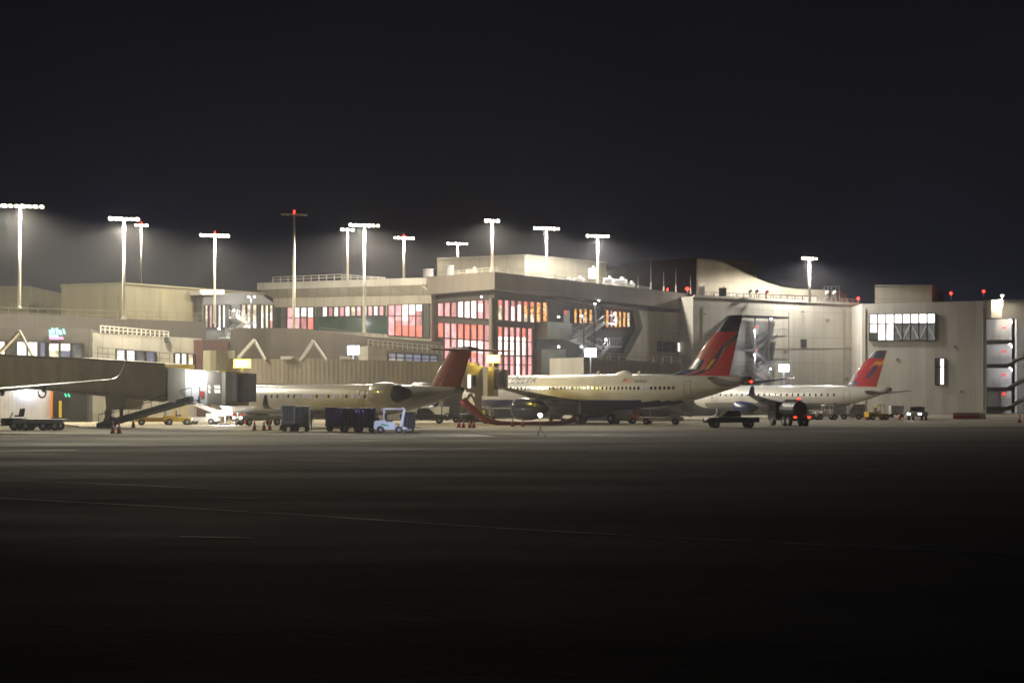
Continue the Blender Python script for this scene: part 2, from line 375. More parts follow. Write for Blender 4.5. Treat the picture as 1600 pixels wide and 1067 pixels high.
# ================================================================== LEFT HALLS
WA = Wall(-60, 232, 45, 232); WA2 = Wall(45, 232, 96, 252)
t = thing('roof_hall', 'olive box-shaped upper hall at the far left edge with plain walls', 'building')
solid(WA, [(-120, 447), (45, 447), (45, 520), (-120, 520)], 18, 'wall', M['olive'], t)
WB = Wall(96, 226, 193, 222); WB2 = Wall(193, 222, 411, 245)
def zrow(z, Y): return HZ - (z - CH) * F / Y
t = thing('roof_hall', 'large olive box-shaped upper hall with a corner behind the second tall mast', 'building')
b = MB(); A = WB(96, 447), WB(193, 444), WB2(411, 459)
back = Vector((-6, 30, 0))
top = [WB(96, 447), WB(193, 444), WB2(413, 460), WB2(413, 460) + Vector((-8, 25, 0)), WB(96, 447) + Vector((4, 40, 0))]
zt = top[1].z
b.prism([Vector((p.x, p.y, zt)) for p in top], [Vector((p.x, p.y, 8)) for p in top]); b.build('wall', M['olive'], t)
b = MB(); b.ext([WB(172, 462), WB(185, 462), WB(185, 500), WB(172, 500)], WB.n * .12); b.build('door', M['olive'], t)
b = MB(); ins = [Vector((p.x, p.y, zt)) for p in top]
for i in range(3): b.bar(ins[i] + Vector((0, 0, .1)), ins[i + 1] + Vector((0, 0, .1)), .5, .25)
b.build('coping', M['olive'], t)
# low gate building
W1 = Wall(-80, 199, 141, 201); W1b = Wall(141, 203, 315, 209); W1c = Wall(-80, 209, 322, 221)
low = thing('gate_building', 'low dark gate building at left with a glowing cyan sign over bright windows', 'building')
solid(W1, [(-120, 513), (141, 513), (141, 662), (-120, 662)], 7, 'wall', M['darkwall'], low)
b = MB(); pts = [(-120, 490), (60, 490), (150, 496), (240, 500), (322, 503), (322, 560), (-120, 560)]
b.ext([W1c(x, y) for x, y in pts], -W1c.n * 12); b.build('upper_wall', M['darkwall'], low)
railing(W1c, (-80, 478, 492, 322, 490, 506), low, .2, 26, 'olive', name='roof_railing', w=.05)
glazing(W1, (-8, 533, 559, 60, 534, 559), ['g_white', 'g_dim', 'g_white', 'g_white'], low, gap=.12, rows=(0, 1), edge=.1)
glazing(W1, (62, 534, 559, 72, 534, 559), ['g_blue'], low, gap=.2, edge=.1)
glazing(W1, (76, 536, 559, 130, 537, 559), [('g_white', 'g_cream'), ('g_white', 'g_blue'), 'g_grey'], low, gap=.14, edge=.1, rows=(0, 1))
# neon sign
b = MB()
for x, y0, y1, sk in ((77, 515.5, 522, 1.2), (81, 513, 521, 1.5), (87, 513, 521.5, 2), (92, 516, 523, 2), (98.5, 514, 522, 2)):
    wdt = 2.2 if x > 97 else 4
    b.ext([W1(x, y0, .3), W1(x + wdt, y0, .3), W1(x + wdt + sk, y1, .3), W1(x + sk, y1, .3)], W1.n * .1)
b.ext([W1(77, 522.6, .3), W1(91, 522.6, .3), W1(92.5, 526, .3), W1(78, 526, .3)], W1.n * .1)
sg = b.build('neon_sign', M['cyan'], low)
b = MB(); b.ext([W1(77, 526.6, .3), W1(98.5, 526.3, .3), W1(100.5, 530.5, .3), W1(78.5, 530.5, .3)], W1.n * .1); b.build('underline', M['pinkn'], sg)
# ground floor under the bridge
b = MB(); b.ext([W1(-120, 600, 0), W1(80, 600, 0), W1(80, 657, 0), W1(-120, 657, 0)], W1.n * .15); b.build('cladding', mat('ribbed_white_siding', (.46, .44, .42), .6, var=.05, wave=.7), low)
b = MB(); b.ext([W1(79.5, 611, .2), W1(83, 611, .2), W1(83, 652, .2), W1(79.5, 652, .2)], W1.n * .3); b.build('orange_post', mat('orange_post_paint', (.75, .22, .04), .5, var=.05), low)
b = MB(); b.ext([W1(85, 611, 0), W1(136, 611, 0), W1(136, 655, 0), W1(85, 655, 0)], W1.n * .1); b.build('doorway', M['black'], low)
b = MB(); b.ext([W1(93, 626, .2), W1(97, 626, .2), W1(97, 652, .2), W1(93, 652, .2)], W1.n * .3); b.build('yellow_post', M['yellow'], low)
b = MB()
for x in (102, 107): b.bar(W1(x, 615, .3), W1(x + 2.5, 620, .3), .12)
b.build('signal_light', M['green'], low)
b = MB(); b.ext([W1(27, 602.5, .3), W1(58, 602.5, .3), W1(58, 604.5, .3), W1(27, 604.5, .3)], W1.n * .4); b.build('strip_lamp', M['tube'], low)
lamp('lamp_light', low, W1(42, 607, 1.1), 420, BLUEW, .4)
# pale wing of the gate building
pw = thing('gate_building', 'low pale gate building with three lit windows and a railed roof behind the left bridge', 'building')
solid(W1b, [(141, 520), (262, 526), (315, 529), (315, 661), (141, 661)], 10, 'wall', M['beige2'], pw)
W1d = Wall(315, 208, 356, 214)
solid(W1d, [(316, 531), (356, 531), (356, 660), (316, 660)], 8, 'dark_end_wall', M['brown'], pw)
railing(W1b, (157, 509, 520, 263, 518, 527), pw, .1, 15, 'pale', name='roof_railing', w=.12)
railing(W1b, (150, 543, 562, 262, 552, 570), pw, 1.0, 7, 'darkwall', name='walkway_railing', w=.06)
glazing(W1b, (181, 546, 570, 243, 550, 572), ['g_white', 'g_white', 'g_grey', 'g_blue'], pw, gap=.16, edge=.1)
glazing(W1b, (272, 552, 576, 303, 553, 576), ['g_white', 'g_white', 'g_cream'], pw, gap=.2, edge=.1)
b = MB(); b.bar(W1b(259, 527, .4), W1b(259, 536, .4), .45); b.build('downspout_box', M['dark'], pw)
# ================================================================== GLAZED CONNECTOR
W2 = Wall(318, 232, 428, 240)
gc = thing('glazed_link', 'two-storey glazed link with cream lit bays and a dark curved roof between the halls', 'building')
solid(W2, [(316, 478), (318, 463), (345, 458), (380, 457), (410, 461), (428, 474), (428, 560), (316, 560)], 12, 'wall', mat('grey_roof_metal', (.10, .10, .10), .5, .3), gc)
glazing(W2, (319, 477, 512, 360, 476, 512), ['g_cream', 'g_rose', 'g_cream', 'g_white', 'g_white', 'g_grey'], gc, gap=.35)
glazing(W2, (376, 476, 513, 402, 476, 513), [('g_cream', 'g_cream', 'g_amber'), ('g_cream', 'g_cream', 'g_white'), ('g_cream', 'g_cream', 'g_white')], gc, gap=.25)
glazing(W2, (406, 476, 513, 427, 477, 513), [('g_cream', 'g_white', 'g_white'), ('g_cream', 'g_white', 'g_cream'), ('g_cream', 'g_white', 'g_rose')], gc, gap=.3)
b = MB(); b.ext([W2(305, 454, 1.2), W2(343, 453, 1.2), W2(343, 460.5, 1.2), W2(308, 461, 1.2)], -W2.n * 6); b.build('canopy', M['white'], gc)
# ================================================================== LOWER CONCOURSE (dark plinth with the masts)
W3 = Wall(340, 216, 690, 226)
pl = thing('concourse_plinth', 'long dark lower storey under the pink-lit concourse windows', 'building')
solid(W3, [(372, 512), (470, 513), (580, 526), (690, 534), (690, 665), (372, 665)], 6, 'wall', mat('plinth_wall', (.105, .092, .076), .8, var=.12, scale=.3, seam=(2.2, 9, .03), stain=.5), pl)
railing(W3, (500, 512, 520, 600, 522, 528), pl, -.3, 9, 'darkwall', name='roof_railing')
W3b = Wall(600, 213, 690, 215)
pr = thing('gate_building', 'pale single-storey gate room with railed roof right behind the red tail', 'building')
solid(W3b, [(575, 540), (692, 553), (692, 662), (575, 662)], 7, 'wall', M['beige2'], pr)
railing(W3b, (575, 531, 541, 690, 541, 553), pr, .1, 15, 'pale', name='roof_railing', w=.10)
glazing(W3b, (606, 551, 566, 684, 556, 567), ['g_blue'] * 6, pr, gap=.08, edge=.07, rows=(0, .5, 1))
# ================================================================== CONCOURSE (left of atrium)
W4 = Wall(412, 251, 672, 239)
cc = thing('terminal_concourse', 'long beige concourse with overhanging fascia and a ribbon of pink-lit windows', 'building')
solid(W4, [(427, 456), (674, 450), (674, 560), (427, 560)], 14, 'wall', M['beige'], cc)
b = MB(); A = [W4(411, 443, 1.6), W4(668, 435, 1.6), W4(668, 446, 1.6), W4(411, 453.5, 1.6)]; B = [p - W4.n * 14 for p in A]; b.prism(A, B); b.build('fascia', M['beige2'], cc)
b = MB(); A = [W4(411, 454, 1.55), W4(664, 446.5, 1.55), W4(676, 461, .05), W4(427, 466, .05)]
b.prism(A, [p - W4.n * .5 + Vector((0, 0, .3)) for p in A]); b.build('soffit', M['beige'], cc)
railing(W4, (433, 434, 442.5, 541, 429.5, 438.5), cc, 1.2, 9, 'white', name='roof_railing', w=.09)
railing(W4, (543, 430, 438, 607, 434.5, 437), cc, 1.0, 6, 'white', name='roof_railing', w=.09)
glazing(W4, (428, 481, 513, 492, 480, 515), ['greenglass', 'g_dim', 'g_pink', [('g_white', 0, .45), ('g_pink', .45, 1)], [('g_white', 0, .4), ('g_rose', .45, 1)], [('g_white', 0, .5), ('g_coral', .5, 1)]], cc, gap=.25, rows=(0, .48, 1))
glazing(W4, (496, 480, 495, 602, 478, 493), ['g_dim', 'g_hot', 'g_rose', 'g_white', 'g_pink', 'g_hot', 'g_cream', 'g_pink', 'g_white', 'g_pink', 'g_white', 'g_pink'], cc, gap=.35)
b = MB(); wband(b, W4, (492, 495, 516, 606, 493.5, 522), 0, .08); b.build('green_glass_panel', M['greenglass'], cc)
glazing(W4, (607, 477, 524, 672, 475, 528), [[('g_pink', 0, .45), ('g_pink', .45, 1)], [('g_pink', 0, .5), ('g_rose', .5, .62), ('g_coral', .62, 1)], [('g_hot', 0, .5), ('g_pink', .5, .65), ('g_coral', .65, 1)], [('g_hot', 0, .3), ('g_pink', .3, .65), ('g_coral', .65, 1)], [('g_hot', 0, .2), ('g_rose', .2, .65), ('g_coral', .65, 1)], 'g_dim'], cc, gap=.16, rows=(0, .36, 1))
# ================================================================== ATRIUM
WL = Wall(668, 239, 773, 227); WR = Wall(773, 227, 1083, 262)
at = thing('terminal_atrium', 'corner atrium of the terminal with tall pink glass under a deep taupe fascia', 'building')
GLw = Wall(674, 241, 773, 229.5); GRw = Wall(773, 229.5, 1083, 264.5)
# core
def plan_prism(b, pts, z0, z1, m=0):
    b.prism([Vector((p.x, p.y, z1)) for p in pts], [Vector((p.x, p.y, z0)) for p in pts], m)
b = MB(); core = [GLw(674, 560), GLw(773, 560), GRw(1083, 560), GRw(1083, 560) + Vector((-4, 24, 0)), GLw(674, 560) + Vector((10, 30, 0))]
plan_prism(b, core, 0, 18.5); b.build('wall', mat('atrium_wall', (.06, .05, .044), .8, var=.06, seam=(3, 4, .02)), at)
b = MB()
fa = [WL(661, 433), WL(773, 425), WR(1084, 460)]; fb = [WL(666, 460), WL(773, 452), WR(1084, 485)]
bk = [Vector((6, 26, 0)), Vector((0, 34, 0)), Vector((-8, 22, 0))]
i0 = len(b.v)
for p in fa: b.v.append(p)
for p in fb: b.v.append(p)
for p, q in zip(fa, bk): b.v.append(p + q)
for p, q in zip(fb, bk): b.v.append(p + q)
for f in ((0, 1, 4, 3), (1, 2, 5, 4), (6, 7, 10, 9), (7, 8, 11, 10), (0, 1, 7, 6), (1, 2, 8, 7), (3, 4, 10, 9), (4, 5, 11, 10), (0, 3, 9, 6), (2, 5, 11, 8)): b.f.append(f); b.m.append(0)
b.build('fascia', M['taupe'], at)
railing(WL, (700, 424, 431, 773, 417, 425.5), at, -.5, 6, 'white', name='roof_railing')
railing(WR, (773, 417, 425.5, 1020, 449, 453), at, -.5, 20, 'white', name='roof_railing')
up = ['g_pink', 'g_pink', 'g_rose', 'g_hot', 'g_hot', 'g_hot', [('g_pink', 0, .2), ('g_hot', .2, .6), ('g_pink', .6, 1)], 'g_rose']
glazing(GLw, (685, 474, 494, 768, 468, 499), up, at, gap=.3, edge=.07, fb='fin_glow')
glazing(GLw, (685, 504, 527, 768, 508, 533), ['g_coral', 'g_pink', 'g_pink', 'g_coral', 'g_coral', 'g_coral', 'g_coral', 'g_rose'], at, gap=.3, edge=.07, fb='fin_glow')
glazing(GLw, (685, 528, 560, 768, 533.5, 585), ['frame', 'g_pink', 'g_pink', [('g_hot', 0, .4), ('g_coral', .4, .6), ('g_pink', .6, 1)], [('g_hot', 0, .4), ('g_coral', .4, .6), ('g_pink', .6, 1)], [('g_hot', 0, .4), ('g_coral', .4, .6), ('g_pink', .6, 1)], [('g_hot', 0, .4), ('g_pink', .4, 1)], 'g_pink'], at, gap=.3, edge=.07, fb='fin_glow')
glazing(GRw, (776, 468, 500, 856, 473, 506), [[('g_coral', 0, .3), ('g_cream', .3, 1)], 'g_pink', [('g_rose', 0, .3), ('g_hot', .3, 1)], [('g_rose', 0, .2), ('g_hot', .2, 1)], [('g_coral', 0, .2), ('g_amber', .2, .6), ('g_cream', .6, 1)], [('g_coral', 0, .2), ('g_amber', .2, .6), ('g_cream', .6, 1)], 'g_amber', 'g_amber'], at, gap=.3, edge=.07, fb='fin_glow')
cl = [('g_coral', 0, .22), ('g_hot', .24, .88), ('g_pink', .9, 1)]
glazing(GRw, (776, 510, 555, 832, 513, 556), [[('g_coral', 0, .32), ('g_hot', .34, 1)], [('g_pink', 0, .32), ('g_hot', .34, 1)], [('g_pink', 0, .32), ('g_hot', .34, 1)], [('g_pink', 0, .32), ('g_hot', .34, 1)], [('g_coral', 0, .32), ('g_hot', .34, 1)], 'g_pink'], at, gap=.26, rows=(0, .5, 1), edge=.06, fb='fin_glow')
glazing(GRw, (776, 556, 590, 832, 557, 590), ['g_rose', 'g_pink', 'g_pink', 'g_hot', 'g_pink', 'g_pink'], at, gap=.26, rows=(0, .4, 1), edge=.06, fb='fin_glow')
b = MB(); b.tube([GLw(771, 466, .4), GLw(771, 590, .4)], .32, 10); b.build('corner_column', M['taupe'], at)
# bar windows
glazing(GRw, (895, 482, 505, 934, 484, 506), ['g_amber', 'g_amber', 'g_amber', 'g_amber', 'g_grey'], at, gap=.3, edge=.07)
ov = MB()   # rounded bay of windows
pts = [(938, 481), (972, 483), (982, 489), (987, 500), (984, 510), (974, 517), (938, 516)]
ov.ext([GRw(x, y, .5) for x, y in pts], -GRw.n * .5); ov.build('rounded_bay', M['brown'], at)
WO = Wall(938, 246.6, 985, 252)
glazing(GRw, (941, 484, 512, 981, 489, 511), ['g_amber', 'g_rose', 'g_amber', 'g_amber', [('g_amber', 0, 1)], 'g_cream'], at, gap=.3, edge=.08, off=.56, proud=.7)
b = MB(); b.ext([GRw(845, 508, .3), GRw(985, 515, .3), GRw(968, 560, .3), GRw(962, 590, .3), GRw(836, 590, .3), GRw(836, 510, .3)], -GRw.n * .3); b.build('dark_lower_wall', mat('dark_teal_wall', (.05, .055, .055), .5, var=.3, scale=.3, seam=(1.5, 9, .03)), at)
b = MB(); b.ext([GRw(987, 486, 1.4), GRw(1083, 490, 1.4), GRw(1083, 600, 1.4), GRw(950, 600, 1.4), GRw(968, 560, 1.4), GRw(993, 512, 1.4)], -GRw.n * 1.38); b.build('sloping_wall', M['beige'], at)
b = MB(); b.ext([GRw(836, 503, 2.4), GRw(874, 506, 2.4), GRw(874, 531, 2.4), GRw(836, 529, 2.4)], -GRw.n * 2.4); b.build('service_landing', mat('grey_green_panel', (.20, .215, .18), .5, var=.25, scale=.5), at)
b = MB(); b.ext([GRw(836, 546, 1.2), GRw(874, 546, 1.2), GRw(874, 590, 1.2), GRw(836, 590, 1.2)], -GRw.n * 1.2); b.build('service_bay', mat('grey_green_panel_low', (.20, .215, .18), .5, var=.25, scale=.5), at)
b = MB(); b.ext([GRw(845, 468.5, 3), GRw(985, 484, 3), GRw(985, 485.5, 3), GRw(845, 470, 3)], -GRw.n * 2); b.build('canopy', M['dark'], at)
glazing(GRw, (1016, 534, 549, 1043, 536, 550), ['glass'] * 4, at, gap=.08, off=1.46, proud=1.55, edge=.06)
glazing(GRw, (1046, 535, 550, 1080, 538, 551), ['g_white', 'g_white', 'g_white', 'g_grey', 'g_white'], at, gap=.1, off=1.46, proud=1.55, edge=.06)
for x, y, pw_ in ((755, 464, 10), (933, 470, 20)):
    wall_lamp(at, WL if x < 773 else WR, x, y, .3, pw_, .12)
# railed pale gate room right
W5 = Wall(912, 211, 1064, 221)
t = thing('gate_building', 'pale single-storey gate room with railed roof above the big jet', 'building')
solid(W5, [(912, 558.5), (1064, 567), (1064, 655), (912, 657)], 7, 'wall', M['beige2'], t)
railing(W5, (912, 549.5, 559, 1062, 559, 568), t, .1, 11, 'pale', name='roof_railing', w=.11)
# ================================================================== RIGHT BLOCKS
W6 = Wall(1083, 257, 1347, 281)
rb = thing('terminal_block', 'broad beige windowless block with one small square vent', 'building')
solid(W6, [(1083, 463), (1349, 476), (1349, 651), (1083, 651)], 16, 'wall', M['beige2'], rb)
b = MB(); b.bar(W6(1083, 462.5, .15), W6(1347, 475.5, .15), .3, .35); b.build('coping', M['beige2'], rb)
b = MB(); b.ext([W6(1251, 530, .1), W6(1260, 530, .1), W6(1260, 543, .1), W6(1251, 543, .1)], -W6.n * .1); b.build('vent', M['dark'], rb)
railing(W6, (1090, 455, 463, 1275, 464, 472), rb, -.5, 22, 'dark', name='roof_railing', w=.05)
railing(W6, (1275, 464, 472, 1345, 468, 475), rb, -.5, 8, 'steel', name='roof_railing', w=.08)
for q in ((1252, 489), (1100, 492)): wall_lamp(rb, W6, q[0], q[1], .5, 0, .12, m='lampd')
W7 = Wall(1347, 271, 1541, 271)
eb = thing('terminal_block', 'pale beige end block with a row of eight bright upper windows', 'building')
solid(W7, [(1347, 475), (1541, 470), (1541, 649), (1347, 649)], 20, 'wall', M['pale'], eb)
M['g_hotw'] = glow('lit_ceiling_row', (1, .96, .88), 2.4)
glazing(W7, (1358, 491, 532, 1461, 490, 532), [[('g_hotw', 0, .35), ('g_white', .37, .7), ('g_dim', .7, 1)], [('g_hotw', 0, .35), ('g_white', .37, 1)], [('g_hotw', 0, .35), ('g_white', .37, 1)]] + [[('g_hotw', 0, .35), ('g_grey', .37, 1)]] * 5, eb, gap=.07, rows=(0, .36, 1), edge=.08)
b = MB()
for k in range(3, 8):
    x0 = 1358 + k * 12.9 + 1; b.bar(W7(x0, 507 if k % 2 else 530, .2), W7(x0 + 11, 530 if k % 2 else 507, .2), .15)
b.build('brace', M['white'], eb)
glazing(W7, (1461, 560, 601, 1475, 560, 601), ['beige2', 'g_hotw'], eb, gap=.08, rows=(0, .33, 1), edge=.07)
W7p = Wall(1367, 278, 1456, 278)
pt = thing('roof_penthouse', 'small plain penthouse box on top of the end block', 'penthouse')
b = MB(); A = [W7p(1367, 449), W7p(1456, 447), W7p(1456, 475), W7p(1367, 475)]
q = Vector((5.5, 14, 0)); b.prism(A, [p + q for p in A]); b.build('wall', M['beige'], pt)
b = MB(); zt = W7p(1456, 447).z + .06
for i, (p, r) in enumerate(((A[0], A[1]), (A[1], A[1] + q))): b.bar(Vector((p.x, p.y, zt)), Vector((r.x, r.y, zt)), .4, .25)
b.build('coping', M['beige'], pt)
W8 = Wall(1541, 286, 1700, 286)
sb = thing('terminal_block', 'dark recessed block with an open lit stairwell at the right edge', 'building')
solid(W8, [(1541, 468), (1700, 468), (1700, 648), (1541, 648)], 14, 'wall', mat('grey_concrete_wall', (.15, .14, .12), .8, seam=(3, 4, .02)), sb)
b = MB(); b.ext([W8(1541, 470, 3), W8(1557, 470, 3), W8(1557, 498, 3), W8(1541, 498, 3)], -W8.n * 3); b.build('pilaster', M['pale'], sb)
b = MB(); b.ext([W8(1541, 499, .3), W8(1588, 499, .3), W8(1588, 648, .3), W8(1541, 648, .3)], -W8.n * .3); b.build('stairwell_lining', mat('white_stairwell', (.6, .59, .56), .6, var=.05), sb)
M['concrete'] = mat('stair_concrete', (.14, .135, .13), .8, var=.1)
for k, y in enumerate((533, 570, 606, 636)):
    b = MB(); b.ext([W8(1541, y - 1, 3.6), W8(1572, y - 1, 3.6), W8(1572, y + 5, 3.6), W8(1541, y + 5, 3.6)], -W8.n * 3.3); b.build('landing', M['concrete'], sb)
    railing(W8, (1541, y - 13, y - 1, 1571, y - 13, y - 1), sb, 3.6, 12, 'steel', w=.05, name='landing_railing')
    b = MB(); b.ext([W8(1562, y - 20, .5), W8(1569, y - 20, .5), W8(1569, y - 1, .5), W8(1562, y - 1, .5)], -W8.n * .15); dr = b.build('door', M['white'], sb)
    b = MB(); b.ext([W8(1564, y - 22, .7), W8(1570, y - 22, .7), W8(1570, y - 19.5, .7), W8(1564, y - 19.5, .7)], -W8.n * .1); b.build('exit_sign', M['exitr'], sb)
    if k:
        b = MB(); b.bar(W8(1566, y, 3.9), W8(1610, y - 22, 3.9), 1.0, .4); b.bar(W8(1568, y - 6, 4.6), W8(1612, y - 28, 4.6), .1); b.build('stair_flight', M['concrete'], sb)
        b = MB(); b.bar(W8(1568, y - 4, 4.5), W8(1586, y - 12, 4.5), .3, .3); b.build('handrail', M['white'], sb)
    wall_lamp(sb, W8, 1570, y - 31, 3.0, 170, .18, arm=False)
    wall_lamp(sb, W8, 1599, y - 12, 3.0, 120, .25, arm=False)
b = MB(); b.bar(W8(1573, 499, 3.7), W8(1573, 645, 3.7), .45); b.bar(W8(1593, 499, 3.7), W8(1593, 645, 3.7), .6); b.build('column', M['dark'], sb)
# ================================================================== ROOF PENTHOUSES
ph = thing('roof_penthouse', 'big cream penthouse box with a sharp corner on the atrium roof', 'penthouse')
WP1 = Wall(683, 260, 820, 253); WP2 = Wall(820, 253, 948, 268)
b = MB(); pp = [WP1(683, 500), WP1(820, 500), WP2(948, 500), WP2(948, 500) + Vector((-2, 18, 0)), WP1(683, 500) + Vector((3, 24, 0))]
zt = WP1(820, 399).z; plan_prism(b, pp, 10, zt); b.build('wall', M['beige'], ph)
b = MB()
for i in range(2): p, r = pp[i], pp[i + 1]; b.bar(Vector((p.x, p.y, zt + .05)), Vector((r.x, r.y, zt + .05)), .3, .2)
b.build('coping', M['beige2'], ph)
WP3 = Wall(945, 277, 985, 279)
t = thing('roof_penthouse', 'low olive penthouse tucked between the cream and the dark red one', 'penthouse')
solid(WP3, [(945, 419), (982, 421), (982, 470), (945, 470)], 8, 'wall', M['olive'], t); b = MB(); b.bar(WP3(945, 418.5, .1), WP3(982, 420.5, .1), .3, .2); b.build('coping', M['olive'], t)
t = thing('roof_penthouse', 'dark red-brown penthouse with pale right flank behind the curved wall', 'penthouse')
WQ = Wall(968, 296, 1089, 284); WQ2 = Wall(1089, 284, 1182, 290)
pp = [WQ(968, 500), WQ(1089, 500), WQ2(1182, 500), WQ2(1182, 500) + Vector((0, 14, 0)), WQ(968, 500) + Vector((4, 14, 0))]
zt = WQ(1089, 403).z
b = MB(); b.prism([Vector((p.x, p.y, zt)) for p in pp], [Vector((p.x, p.y, 10)) for p in pp]); b.build('wall', M['brown'], t)
b = MB(); b.ext([WQ2(1089.5, 404, .12), WQ2(1182, 408.5, .12), WQ2(1182, 470, .12), WQ2(1089.5, 470, .12)], -WQ2.n * .1); b.build('pale_flank', M['beige'], t)
t = thing('curved_screen_wall', 'cream wall sweeping down in a curve on the roof with a lit strip at its foot', 'wall')
WS = Wall(1090, 270, 1335, 286)
cv = [(1091, 405), (1108, 405.5), (1122, 408), (1140, 415), (1160, 425), (1180, 434), (1200, 442), (1220, 448), (1245, 451.5), (1275, 452.5), (1290, 453)]
b = MB(); b.ext([WS(x, y) for x, y in cv] + [WS(1290, 485), WS(1091, 480)], -WS.n * .5); b.build('wall', mat('cream_panel_wall', (.46, .41, .32), .7, var=.05, seam=(4.2, 3.1, .03), stain=.3), t)
M['g_lamp'] = glow('lit_clerestory', (1, .86, .62), 1.2)
glazing(WS, (1116, 457.5, 464.5, 1276, 463, 471), ['g_lamp'] * 14, t, gap=.04, edge=.04, proud=.12)
for x in (1150, 1200, 1250): lamp('lamp_light', t, WS(x, 458, 1.6), 60, CREAM, .3)
# dome of steel and rust drum at the end of the screen wall
t = thing('roof_canopy', 'rust-brown rounded canopy on the roof beside the bright right mast', 'canopy')
WT = Wall(1280, 284, 1330, 288)
b = MB(); pts = [(1283, 476), (1283, 459), (1288, 455), (1300, 453), (1312, 453.5), (1322, 459), (1328, 476)]
b.ext([WT(x, y) for x, y in pts], -WT.n * 3); b.build('shell', mat('rust_brown_metal', (.16, .075, .05), .6, var=.1, scale=2), t)
b = MB()
for x in (1280, 1286, 1292, 1298, 1304): b.bar(WT(x, 448, 1.2), WT(x, 474, 1.2), .08)
for y in (448, 456, 464): b.bar(WT(1280, y, 1.2), WT(1304, y, 1.2), .08)
b.build('scaffold', M['steel'], t)
# roof plant units
def unit(px, py, Y, w, h, label, kind='box', mm='grey', g='roof plant units'):
    p = P(px, py, Y)
    if kind == 'drum':
        t = thing('exhaust_fan', label, 'roof fan', p, 0, 'round roof fans')
        MB().tube([(0, 0, 0), (0, 0, h * .8), (0, 0, h)], [w * .5, w * .5, w * .42], 14).build('drum', M[mm], t, smooth=False)
        MB().tube([(0, 0, h + .002), (0, 0, h + .12)], w * .55, 14).build('cowl', M['steel'], t)
    else:
        t = thing('air_handler', label, 'roof unit', p, random.uniform(-.2, .2), g)
        MB().box((0, 0, h / 2), (w, w * .7, h)).build('casing', M[mm], t)
        b = MB(); b.tube([(w * .2, 0, h), (w * .2, 0, h + .35)], w * .16, 8); b.build('stack', M['steel'], t)
        b = MB()
        for k in range(4): b.box((0, -w * .35 - .02, h * (.2 + .18 * k)), (w * .7, .04, h * .05))
        b.build('louvre', M['dark'], t)
unit(669, 434, 240, 1.5, 1.1, 'pale round roof fan at the left end of the atrium roof', 'drum')
unit(702, 432, 238, 1.3, 1.4, 'tall round roof fan beside the left face of the cream penthouse', 'drum')
unit(737, 430, 238, 1.5, .8, 'low flat roof unit between the fan and the corner mast', 'box', 'beige')
for x, y, w, h, l in ((884, 441, 1.9, .5, 'low white roof unit just right of the middle corner mast'), (903, 442, 1.8, .7, 'white roof unit with two lids left of the third bright mast'), (925, 436, 1.1, 1.6, 'tall pale box beside the third bright roof mast'),
                      (950, 445, 1.5, 1.0, 'white roof unit with short stack right of the third mast'), (968, 447, 2.2, 1.0, 'wide white roof unit with stacks below the low olive penthouse'), (984, 449, 1.6, .6, 'small white roof unit before the dark red penthouse')):
    unit(x, y, 252, w, h, l)
unit(1096, 465, 262, 1.0, 1.8, 'narrow taupe vent box at the foot of the curved wall', 'box', 'taupe')
unit(1129, 466, 262, 1.1, 1.6, 'black roof vent box in front of the lit strip', 'box', 'dark')
for x, y0, y1, Y, l in ((997, 430, 455, 266, 'thin lone antenna rod in front of the dark red penthouse, leftmost'), (1017, 402, 458, 266, 'tallest thin antenna rod before the dark red penthouse'), (1037, 424, 458, 266, 'white-footed antenna rod in the middle of the dark penthouse'), (1056, 420, 457, 266, 'thin antenna rod left of the red roof lamp'), (1079, 430, 460, 266, 'thin antenna rod right of the red roof lamp')):
    t = thing('antenna', l, 'antenna', P(x, y1, Y)); h = (y1 - y0) * Y / F
    MB().tube([(0, 0, 0), (0, 0, h * .6), (0, 0, h)], [.06, .045, .02], 6).build('rod', M['steel'], t)
    MB().tube([(0, 0, 0), (0, 0, h * .3)], .14 if x == 1037 else .09, 8).build('base', M['white'], t)
for x, y, Y, l in ((1074, 451, 264, 'large red roof lamp at the foot of the dark red penthouse'), (1043, 452, 266, 'dim small red roof lamp among the antennas'), (1341, 466, 279, 'red roof lamp left of the end block'), (1486, 458, 276, 'red roof lamp beside the small penthouse'), (1537, 455, 276, 'red roof lamp near the right corner of the end block')):
    t = thing('obstruction_lamp', l, 'red lamp', P(x, y + 7, Y)); h = 7 * Y / F
    MB().tube([(0, 0, -.3), (0, 0, h - .2)], .06, 6).build('post', M['steel'], t)
    r = .34 if x in (1074,) else .14 if x == 1043 else .24
    MB().tube([(0, 0, h - .2), (0, 0, h), (0, 0, h + .2)], [r * .8, r, r * .4], 10).build('globe', M['beacon'], t)
    if x != 1043: lamp('lamp_light', t, (0, -.6, h), 30, (1, .05, .03), .2)
for i, (x, y, Y, l) in enumerate(((1172, 467, 264, 'pair of small dark camera heads on the roof left of centre of the curved wall'), (1182, 467, 264, 'dark camera head with lens on the roof rail'), (1198, 468, 265, 'red-brown camera head farthest right on the roof rail'), (1291, 468, 277, 'white camera head by the scaffold'), (1303, 468, 278, 'white camera head at the rust canopy'))):
    t = thing('roof_camera', l, 'camera', P(x, y, Y)); mm = 'white' if i > 2 else ('hose' if i == 2 else 'dark')
    MB().tube([(0, 0, 0), (0, 0, 1.0)], .06, 6).build('post', M['steel'], t)
    MB().tube([(-.1, 0, .9), (0, 0, 1.2), (.2, -.1, 1.35), (.3, -.2, 1.1)], [.16, .22, .22, .12], 8).build('head', M[mm], t)

